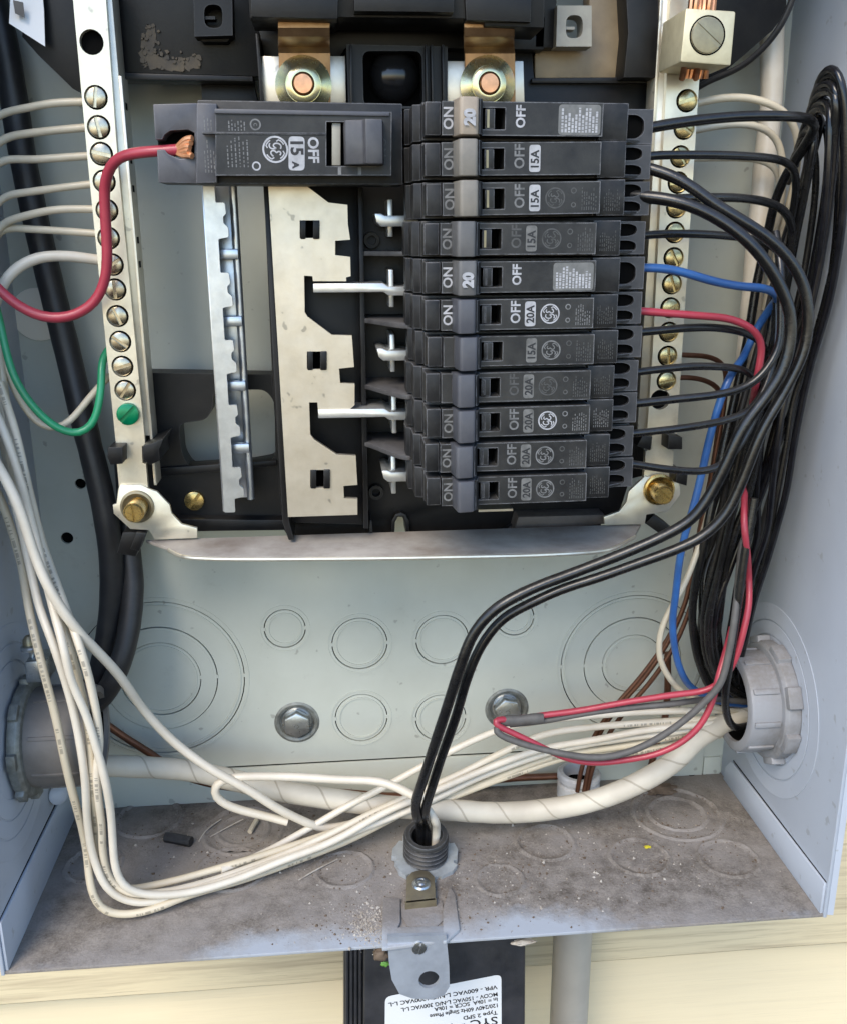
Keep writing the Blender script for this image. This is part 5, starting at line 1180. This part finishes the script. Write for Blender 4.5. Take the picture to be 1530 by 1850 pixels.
# single breaker wires
BW = 'black wires leaving the stacked breakers'
bw = [
 ('black wire from the top breaker, highest to cross the right terminal bar', [(1150, 236, 3.5), (1181, 228, 3.5), (1260, 218, 3.4), (1346, 211, 3.3), (1430, 209, 3.2), (1462, 214, 3.1), (1474, 228, 3.0), (1462, 250, 2.8), (1448, 275, 2.6), (1425, 308, 2.3), (1400, 362, 2.0), (1386, 430, 1.8), (1368, 510, 1.7), (1352, 600, 1.7), (1330, 700, 1.7), (1300, 840, 1.8), (1275, 960, 1.9), (1250, 1100, 1.8), (1262, 1200, 1.7), (1300, 1262, 1.6), (1370, 1280, 1.5)], .075),
 ('black wire level with the blank faced breaker, second to cross the right terminal bar', [(1140, 288, 3.5), (1170, 284, 3.5), (1252, 281, 3.4), (1346, 282, 3.2), (1410, 288, 3.0), (1436, 305, 2.8), (1440, 340, 2.6), (1426, 400, 2.4), (1405, 480, 2.3), (1390, 600, 2.3), (1360, 720, 2.3), (1330, 850, 2.2), (1300, 980, 2.1), (1270, 1100, 2.0), (1275, 1190, 1.9), (1310, 1250, 1.7), (1375, 1270, 1.6)], .062),
 ('black wire showing only right of the crossing of the two sweeping wires', [(1130, 362, 3.3), (1200, 360, 3.3), (1284, 356, 3.2), (1346, 358, 3.0), (1392, 366, 2.8), (1420, 384, 2.6), (1430, 420, 2.5), (1424, 480, 2.4), (1408, 580, 2.4), (1376, 700, 2.4), (1340, 850, 2.3), (1306, 990, 2.2), (1282, 1110, 2.0), (1290, 1200, 1.9), (1320, 1255, 1.8), (1375, 1268, 1.7)], .066),
 ('black wire ending behind the sweeping pair, above the blue wire', [(1110, 428, 3.5), (1140, 426, 3.5), (1211, 424, 3.4), (1319, 427, 3.1), (1380, 438, 2.8), (1412, 462, 2.6), (1416, 510, 2.5), (1400, 600, 2.4), (1372, 710, 2.4), (1342, 830, 2.3), (1312, 960, 2.2), (1290, 1090, 2.1), (1294, 1190, 2.0), (1325, 1250, 1.8), (1375, 1265, 1.7)], .06),
 ('black wire just below the red wire on the right', [(1100, 606, 3.5), (1130, 601, 3.5), (1184, 599, 3.4), (1238, 594, 3.3), (1292, 593, 3.1), (1341, 600, 2.9), (1370, 616, 2.8), (1386, 645, 2.7), (1382, 700, 2.6), (1360, 790, 2.5), (1330, 900, 2.4), (1300, 1020, 2.2), (1280, 1130, 2.1), (1292, 1210, 2.0), (1330, 1255, 1.8), (1375, 1265, 1.7)], .062),
 ('black wire crossing the right terminal bar between its last two screws', [(1100, 684, 3.5), (1141, 676, 3.5), (1193, 667, 3.4), (1250, 662, 3.3), (1295, 662, 3.2), (1340, 670, 3.0), (1366, 686, 2.9), (1372, 720, 2.8), (1356, 800, 2.6), (1330, 900, 2.4), (1298, 1030, 2.2), (1276, 1130, 2.1), (1284, 1200, 2.0), (1320, 1250, 1.8), (1375, 1265, 1.7)], .06),
 ('black wire crossing the empty screw hole and rising into the bundle', [(1090, 734, 3.5), (1141, 729, 3.5), (1226, 720, 3.5), (1290, 714, 3.5), (1330, 704, 3.5), (1362, 690, 3.5), (1386, 664, 3.5), (1404, 625, 3.45), (1412, 560, 3.4), (1408, 480, 3.3), (1400, 420, 3.0)], .064),
 ('black wire slanting upward below the empty screw hole', [(1080, 794, 3.5), (1105, 789, 3.5), (1161, 780, 3.45), (1259, 767, 3.4), (1320, 756, 3.3), (1352, 742, 3.2), (1375, 715, 3.1), (1392, 670, 3.0), (1402, 600, 2.9), (1400, 500, 2.7)], .06),
 ('lowest black wire, sagging right from the bottom breakers', [(1075, 846, 3.5), (1100, 840, 3.55), (1138, 837, 3.55), (1177, 842, 3.5), (1239, 851, 3.45), (1278, 851, 3.4), (1308, 838, 3.3), (1330, 812, 3.2), (1352, 775, 3.1), (1380, 710, 3.0), (1396, 640, 2.9), (1400, 560, 2.8)], .062),
]
for lab_, P, r in bw: wire('black_wire', lab_, P, r, 'wblack', group=BW, n=12)
wire('blue_wire', 'blue wire from the middle breaker turning down through the bundle', [(1120, 486, 3.5), (1149, 483, 3.5), (1184, 481, 3.5), (1225, 488, 3.45), (1292, 506, 3.35), (1346, 518, 3.2), (1386, 523, 3.1), (1402, 534, 3.05), (1396, 552, 2.6), (1381, 572, 2.4), (1362, 600, 2.3), (1343, 640, 2.5), (1318, 684, 2.95), (1301, 728, 2.95), (1282, 790, 2.9), (1265, 855, 2.85), (1250, 915, 2.8), (1236, 970, 2.75), (1226, 1022, 2.7), (1218, 1076, 2.6), (1214, 1120, 2.5), (1218, 1175, 2.4), (1232, 1222, 2.2), (1254, 1246, 2.0), (1300, 1268, 1.8), (1380, 1275, 1.6)], .064, 'wblue', n=12)
wire('red_wire', 'red wire from the stacked breakers, weaving down the bundle to the taped splice', [(1108, 562, 3.5), (1141, 562, 3.5), (1198, 566, 3.45), (1265, 569, 3.35), (1320, 576, 3.25), (1355, 593, 3.2), (1374, 618, 3.15), (1373, 655, 3.15), (1366, 690, 3.1), (1358, 730, 2.5), (1350, 790, 1.9), (1345, 850, 2.0), (1343, 905, 2.5), (1344, 950, 2.8), (1349, 996, 2.75), (1353, 1045, 2.5), (1352, 1090, 2.7), (1344, 1132, 2.8), (1329, 1188, 2.8), (1308, 1225, 2.75), (1280, 1246, 2.7), (1210, 1257, 2.6), (1123, 1271, 2.5), (1045, 1284, 2.4), (983, 1291, 2.35), (940, 1296, 2.3), (908, 1301, 2.3)], .058, 'wred', n=12)
wire('red_wire', 'red wire sagging in a long curve from the fold of the taped splice', [(915, 1300, 2.35), (896, 1300, 2.4), (892, 1308, 2.45), (904, 1316, 2.45), (948, 1337, 2.5), (1026, 1371, 2.6), (1079, 1379, 2.65), (1140, 1373, 2.7), (1180, 1364, 2.75), (1222, 1345, 2.8), (1262, 1312, 2.85), (1286, 1272, 2.85), (1298, 1225, 2.8), (1312, 1170, 2.5), (1332, 1090, 1.9), (1342, 980, 1.5), (1352, 880, 1.3), (1362, 780, 1.2)], .058, 'wred', n=12)
wire('black_wire', 'dark wire running beside the upper red wire to the taped splice', [(920, 1309, 2.25), (983, 1303, 2.3), (1060, 1290, 2.4), (1123, 1282, 2.45), (1210, 1269, 2.5), (1280, 1263, 2.3), (1335, 1268, 2.0), (1390, 1270, 1.7)], .056, 'wgrey', n=12)
wire('black_wire', 'dark wire sagging above the lower red wire from the fold of the taped splice', [(905, 1312, 2.4), (894, 1316, 2.45), (900, 1326, 2.5), (948, 1345, 2.6), (1010, 1360, 2.7), (1080, 1369, 2.78), (1135, 1360, 2.8), (1190, 1334, 2.85), (1240, 1296, 2.9), (1280, 1258, 2.95), (1300, 1235, 3.0), (1315, 1185, 2.95), (1328, 1110, 2.9), (1336, 1020, 2.4), (1345, 920, 1.8), (1355, 820, 1.5), (1368, 720, 1.3)], .062, 'wgrey', n=12)
o = link('taped_splice', tube(NB(), wpts([(905, 1302, 2.33), (930, 1302, 2.36), (958, 1299, 2.38), (981, 1298, 2.4)]), lambda t: .088 + .012 * math.sin(t * 9) + .02 * math.sin(t * 3.1), 14, .05, flat=.8), 'wgrey'); tag(o, 'grey tape wrapped round the folded red and dark wires', 'tape wrap')
# hanging bundle along the right wall: one loop over the top, many strands
HB = 'black wires bundled down the right wall'
rp = [(1470, 190, 2.6), (1478, 150, 2.9), (1495, 124, 3.2), (1510, 122, 3.4), (1522, 150, 3.5), (1528, 230, 3.5), (1523, 390, 3.4), (1498, 540, 3.2), (1468, 650, 3.0), (1448, 725, 2.9), (1434, 800, 2.8), (1420, 890, 2.7), (1404, 955, 2.6), (1384, 1018, 2.5), (1364, 1080, 2.4), (1346, 1150, 2.2), (1334, 1215, 1.9), (1345, 1255, 1.7), (1390, 1268, 1.5)]
lp = [(1425, 330, 1.6), (1430, 300, 1.8), (1442, 268, 2.1), (1456, 262, 2.3), (1455, 300, 2.3), (1440, 360, 2.2), (1415, 450, 2.0), (1392, 560, 1.9), (1372, 650, 1.8), (1345, 740, 1.8), (1322, 820, 1.8), (1302, 900, 1.7), (1285, 970, 1.7), (1270, 1040, 1.7), (1262, 1110, 1.7), (1264, 1180, 1.7), (1284, 1232, 1.6), (1325, 1258, 1.5), (1390, 1268, 1.4)]
rg = random.Random(5); NBW = 13; ORD = ['', 'second', 'third', 'fourth', 'fifth', 'sixth']
for i in range(NBW):
    f = 1 - i / (NBW - 1); P = []
    ph = rg.uniform(0, 6.28); am = rg.uniform(7, 18); lay = rg.uniform(-.6, .35)
    for j, (a, b) in enumerate(zip(rp, lp)):
        ff = min(1, max(0, f ** .85 + (.20 * math.sin(ph * 3 + j * (.35 + .05 * (i % 3))) if 3 < i < NBW - 1 and j > 3 else 0))); q = [a[k] * ff + b[k] * (1 - ff) for k in range(3)]
        e = math.sin(j / (len(rp) - 1) * math.pi)
        if 2 < j < 17 and i > 0: q[0] += am * math.sin(ph + j * rg.uniform(.5, .6)) * e; q[2] += lay * e + .12 * math.sin(ph * 2 + j * .7)
        P.append(tuple(q))
    if i == 0: lab_ = 'outermost black wire of the tall loop, nearest the front edge of the right wall'
    elif i < 4: lab_ = ORD[i] + ' black wire in from the right wall in the hanging bundle'
    elif i == NBW - 1: lab_ = 'innermost black wire of the hanging bundle, beside the blue wire'
    else: lab_ = 'black wire deep in the middle of the thick bundle on the right wall'
    wire('black_wire', lab_, P, rg.choice((.055, .068, .06)), rg.choice(('wblack', 'wblack_b', 'wblack_c')), group=HB, n=10)
wire('black_wire', 'black wire hooking under into the mouth of the right conduit adapter', [(1362, 900, 2.7), (1346, 1000, 2.75), (1332, 1100, 2.8), (1319, 1185, 2.8), (1309, 1245, 2.8), (1310, 1290, 2.7), (1322, 1312, 2.5), (1345, 1312, 2.2), (1400, 1295, 1.7)], .072, 'wblack', n=12, group=HB)
# coppers on the right
CG = 'bare copper wires on the right'
cp = [('bare copper wire from the second last screw of the right terminal bar', [(1215, 640, 1.9), (1240, 640, 1.85), (1285, 645, 1.7), (1308, 662, 1.6), (1308, 720, 1.5), (1296, 800, 1.5), (1278, 890, 1.5), (1258, 990, 1.5), (1240, 1080, 1.5), (1208, 1160, 1.45), (1164, 1222, 1.3), (1118, 1278, 1.15), (1084, 1325, 1.05), (1062, 1385, 1.0), (1054, 1430, 1.0)]),
 ('bare copper wire from the last screw of the right terminal bar', [(1210, 684, 1.9), (1240, 682, 1.85), (1280, 688, 1.7), (1300, 704, 1.6), (1298, 760, 1.4), (1286, 850, 1.4), (1268, 930, 1.4), (1250, 1020, 1.4), (1232, 1100, 1.4), (1196, 1170, 1.35), (1152, 1228, 1.2), (1106, 1282, 1.1), (1074, 1330, 1.05), (1050, 1388, 1.0), (1042, 1430, 1.0)]),
 ('bare copper wire nearest the front of those entering the white bushing', [(1330, 700, 1.4), (1310, 800, 1.4), (1290, 900, 1.5), (1268, 1000, 1.6), (1248, 1090, 1.6), (1218, 1168, 1.55), (1176, 1228, 1.4), (1130, 1285, 1.25), (1094, 1332, 1.15), (1068, 1390, 1.05), (1060, 1432, 1.0)])]
for lab_, P in cp: wire('copper_wire', lab_, P, .045, 'old_copper', group=CG)
wire('copper_wire', 'short bare copper wire standing upright behind the white wires', [(1205, 1180, .6), (1205, 1240, .5), (1202, 1300, .5), (1185, 1350, .45), (1172, 1400, .4)], .07, 'old_copper', group=CG)
wire('neutral_wire', 'short white wire curving beside the blue one into the right conduit adapter', [(1290, 880, 1.4), (1268, 960, 1.7), (1243, 1040, 2.1), (1222, 1080, 2.3), (1203, 1115, 2.35), (1190, 1152, 2.35), (1190, 1185, 2.3), (1204, 1220, 2.2), (1232, 1250, 2.0), (1300, 1280, 1.8), (1390, 1285, 1.6)], .056, 'wcream', n=12)
o = wire('white_cable', 'stout pale cable standing behind the black wires near the right wall', [(1404, -60, .7), (1396, 60, .75), (1392, 180, .8), (1382, 280, .9), (1376, 360, 1.0), (1366, 450, 1.1), (1357, 540, 1.2), (1348, 640, 1.2), (1330, 760, 1.2), (1312, 860, 1.2)], .19, 'wwhite', 'cable', n=16)
RW = 'white wires entering the right terminal bar'
wire('neutral_wire', 'pale wire arching from the top screw of the right terminal bar', [(1250, 188, 1.9), (1270, 184, 1.9), (1310, 178, 1.95), (1360, 178, 2.0), (1400, 190, 2.0), (1428, 215, 1.95), (1440, 250, 1.9), (1436, 320, 1.7), (1410, 420, 1.5), (1380, 560, 1.4)], .06, 'wcream', group=RW, n=12)
wire('neutral_wire', 'pale wire arching from the second screw of the right terminal bar', [(1245, 236, 1.9), (1265, 233, 1.9), (1310, 226, 1.95), (1360, 226, 1.95), (1394, 240, 1.9), (1411, 268, 1.85), (1415, 300, 1.8), (1406, 380, 1.6), (1380, 480, 1.4)], .06, 'wcream', group=RW, n=12)
wire('neutral_wire', 'pale wire end curling behind the black wires beside the stout cable', [(1240, 286, 1.8), (1300, 284, 1.6), (1370, 290, 1.5), (1400, 306, 1.5), (1408, 335, 1.5), (1400, 400, 1.4)], .055, 'wcream', group=RW, n=12)
wire('black_cable', 'thin black cable slanting up to the right behind the square lug', [(1220, 190, 1.2), (1266, 153, 1.5), (1344, 116, 1.9), (1412, 45, 2.3), (1450, -60, 2.5)], .05, 'cblack', 'cable')

# ------------------------------------------------------------------ sticker, scraps, dirt
st = [(22, -50, 2.0), (74, -50, 2.0), (80, 20, 2.05), (82, 84, 2.1), (48, 62, 2.2), (17, 42, 2.15)]
bpart('side_cover', [(60, -140), (136, -140), (160, 172), (132, 160), (70, 100), (40, 66)], 1.9, .9)
bm = NB(); vs = [W(x, y, d) for x, y, d in st]
hexa(bm, vs, [v + Vector((0, .015, 0)) for v in vs]); o = link('paper_sticker', bm, 'white_paper'); tag(o, 'white paper sticker peeling beside the left terminal bar', 'sticker')
link('grey_patch', slab(NB(), pp([(24, 0), (42, 4), (45, 32), (28, 24)], 2.24), 2.24, .02), 'wgrey', o)
def scrap(name, label, cat, pts, r, m):
    P = [Wz(x, y, ZF + r * .9 + h) for x, y, h in pts]; o = link(name, tube(NB(), P, r, 8), m); tag(o, label, cat)
scrap('wire_offcut', 'short black wire offcut lying on the dusty floor at the left', 'offcut', [(300, 1512, 0), (322, 1516, 0), (346, 1521, 0)], .1, 'cblack')
scrap('wire_offcut', 'small pale wire stub under the hairpin loop', 'offcut', [(464, 1482, .04), (458, 1492, .03), (452, 1503, .02)], .05, 'wcream')
def splinter(lab_, pts, r, m='chip'):
    scrap('splinter', lab_, 'splinter', pts, r, m)
splinter('thin pale splinter on the floor left of the hairpin loop', [(360, 1520, .0), (370, 1502, .03), (400, 1480, .02)], .014)
splinter('curved straw lying on the floor among the dust', [(380, 1512, 0), (420, 1490, .05), (440, 1480, .1)], .012)
splinter('pale straw beside the white wires on the floor', [(540, 1590, 0), (570, 1572, .03), (610, 1552, .0)], .014)
def clump(name, lab_, cat, c, r, m, seed, sq=(1, 1, .6), n=2):
    bm = NB(); bmesh.ops.create_icosphere(bm, subdivisions=3, radius=r); rg = random.Random(seed)
    from mathutils import noise
    for v in bm.verts:
        k = 1 + .55 * noise.noise(v.co * (2.2 / r) + Vector((seed, 0, 0))); v.co = Vector((v.co.x * sq[0], v.co.y * sq[1], v.co.z * sq[2])) * k + c
    o = link(name, bm, m, ang=60); tag(o, lab_, cat)
clump('dirt_clod', 'brown clod hanging at the front edge beside the hasp', 'dirt', W(688, 1724, 4.5), .12, 'dirt', 2, (1, .8, .9))
clump('leaf_bit', 'tiny green leaf fragment beside the hasp', 'leaf', W(696, 1742, 4.4), .075, 'leaf', 5, (1, .4, .6))
clump('dirt_clod', 'crumbly brown dirt heap on the floor by the cream cable', 'dirt', Wz(1190, 1425, ZF + .03), .22, 'dirt', 9, (1.6, 1, .35))
clump('dirt_clod', 'ragged dry residue under the front edge, right of the hasp', 'dirt', W(945, 1702, 4.4), .10, 'chip', 12, (1.9, .6, .4))
clump('yellow_crumb', 'bright yellow crumb on the right part of the floor', 'crumb', Wz(1169, 1530, ZF + .02), .045, 'moss', 4, (1.4, .8, .5))
bm = NB(); rg = random.Random(77)
def grit(bm, x, y, s, z0=ZF):
    h = s * rg.uniform(.5, 1); a = rg.uniform(0, 3); mt_ = Matrix.Translation((x, y, z0 + h * .4)) @ Matrix.Rotation(a, 4, 'Z') @ Matrix.Rotation(rg.uniform(-.5, .5), 4, 'X')
    vs = [bm.verts.new(mt_ @ Vector((s * rg.uniform(.6, 1.2) * q[0], s * rg.uniform(.6, 1.2) * q[1], h * q[2]))) for q in ((-.5, -.5, -.5), (.5, -.5, -.5), (.5, .5, -.5), (-.5, .5, -.5), (.0, .05, .5))]
    for f in ((3, 2, 1, 0), (0, 1, 4), (1, 2, 4), (2, 3, 4), (3, 0, 4)): bm.faces.new([vs[i] for i in f])
g2 = NB()
cl = [(690, 1580, 90, 70), (560, 1520, 120, 120), (870, 1560, 110, 90), (1130, 1540, 110, 120), (330, 1520, 120, 70), (1000, 1620, 180, 60), (640, 1680, 60, 60), (1220, 1480, 80, 80), (800, 1650, 120, 60)]
for cx, cy, sp, n in cl:
    for i in range(n * 6):
        gx, gy = rg.gauss(cx, sp), rg.gauss(cy, 34)
        if gy < 1462: continue
        p = Wz(gx, gy, ZF)
        if p.x < XL + .2 or p.x > XR - .2 or p.y < -DF + .1 or p.y > -.15: continue
        grit(bm if i % 4 == 0 else g2, p.x, p.y, min(.06, (.014 if i % 4 == 0 else .012) * math.exp(rg.gauss(0, .6))))
for i in range(700):           # crumbled pale mortar left of the hasp
    p = Wz(rg.gauss(664, 16), rg.gauss(1672, 17), ZF); grit(bm, p.x, p.y, .016 * math.exp(rg.gauss(0, .6)))
for cx, cy, rr in KO:          # dirt caught in the knockout rims
    p = Wz(cx, cy, ZF)
    for i in range(int(260 * rr)):
        a = rg.uniform(0, 6.28); q = rr + rg.gauss(0, .035); grit(g2, p.x + q * math.cos(a), p.y + q * math.sin(a), .013 * math.exp(rg.gauss(0, .5)), ZF + .015)
o = link('grit', bm, 'chip', orient=False); tag(o, 'pale paint flecks and grit scattered on the floor of the box', 'grit', kind='stuff')
o = link('grit', g2, 'dirt', orient=False); tag(o, 'brown dirt crumbs scattered on the floor of the box', 'grit', kind='stuff')
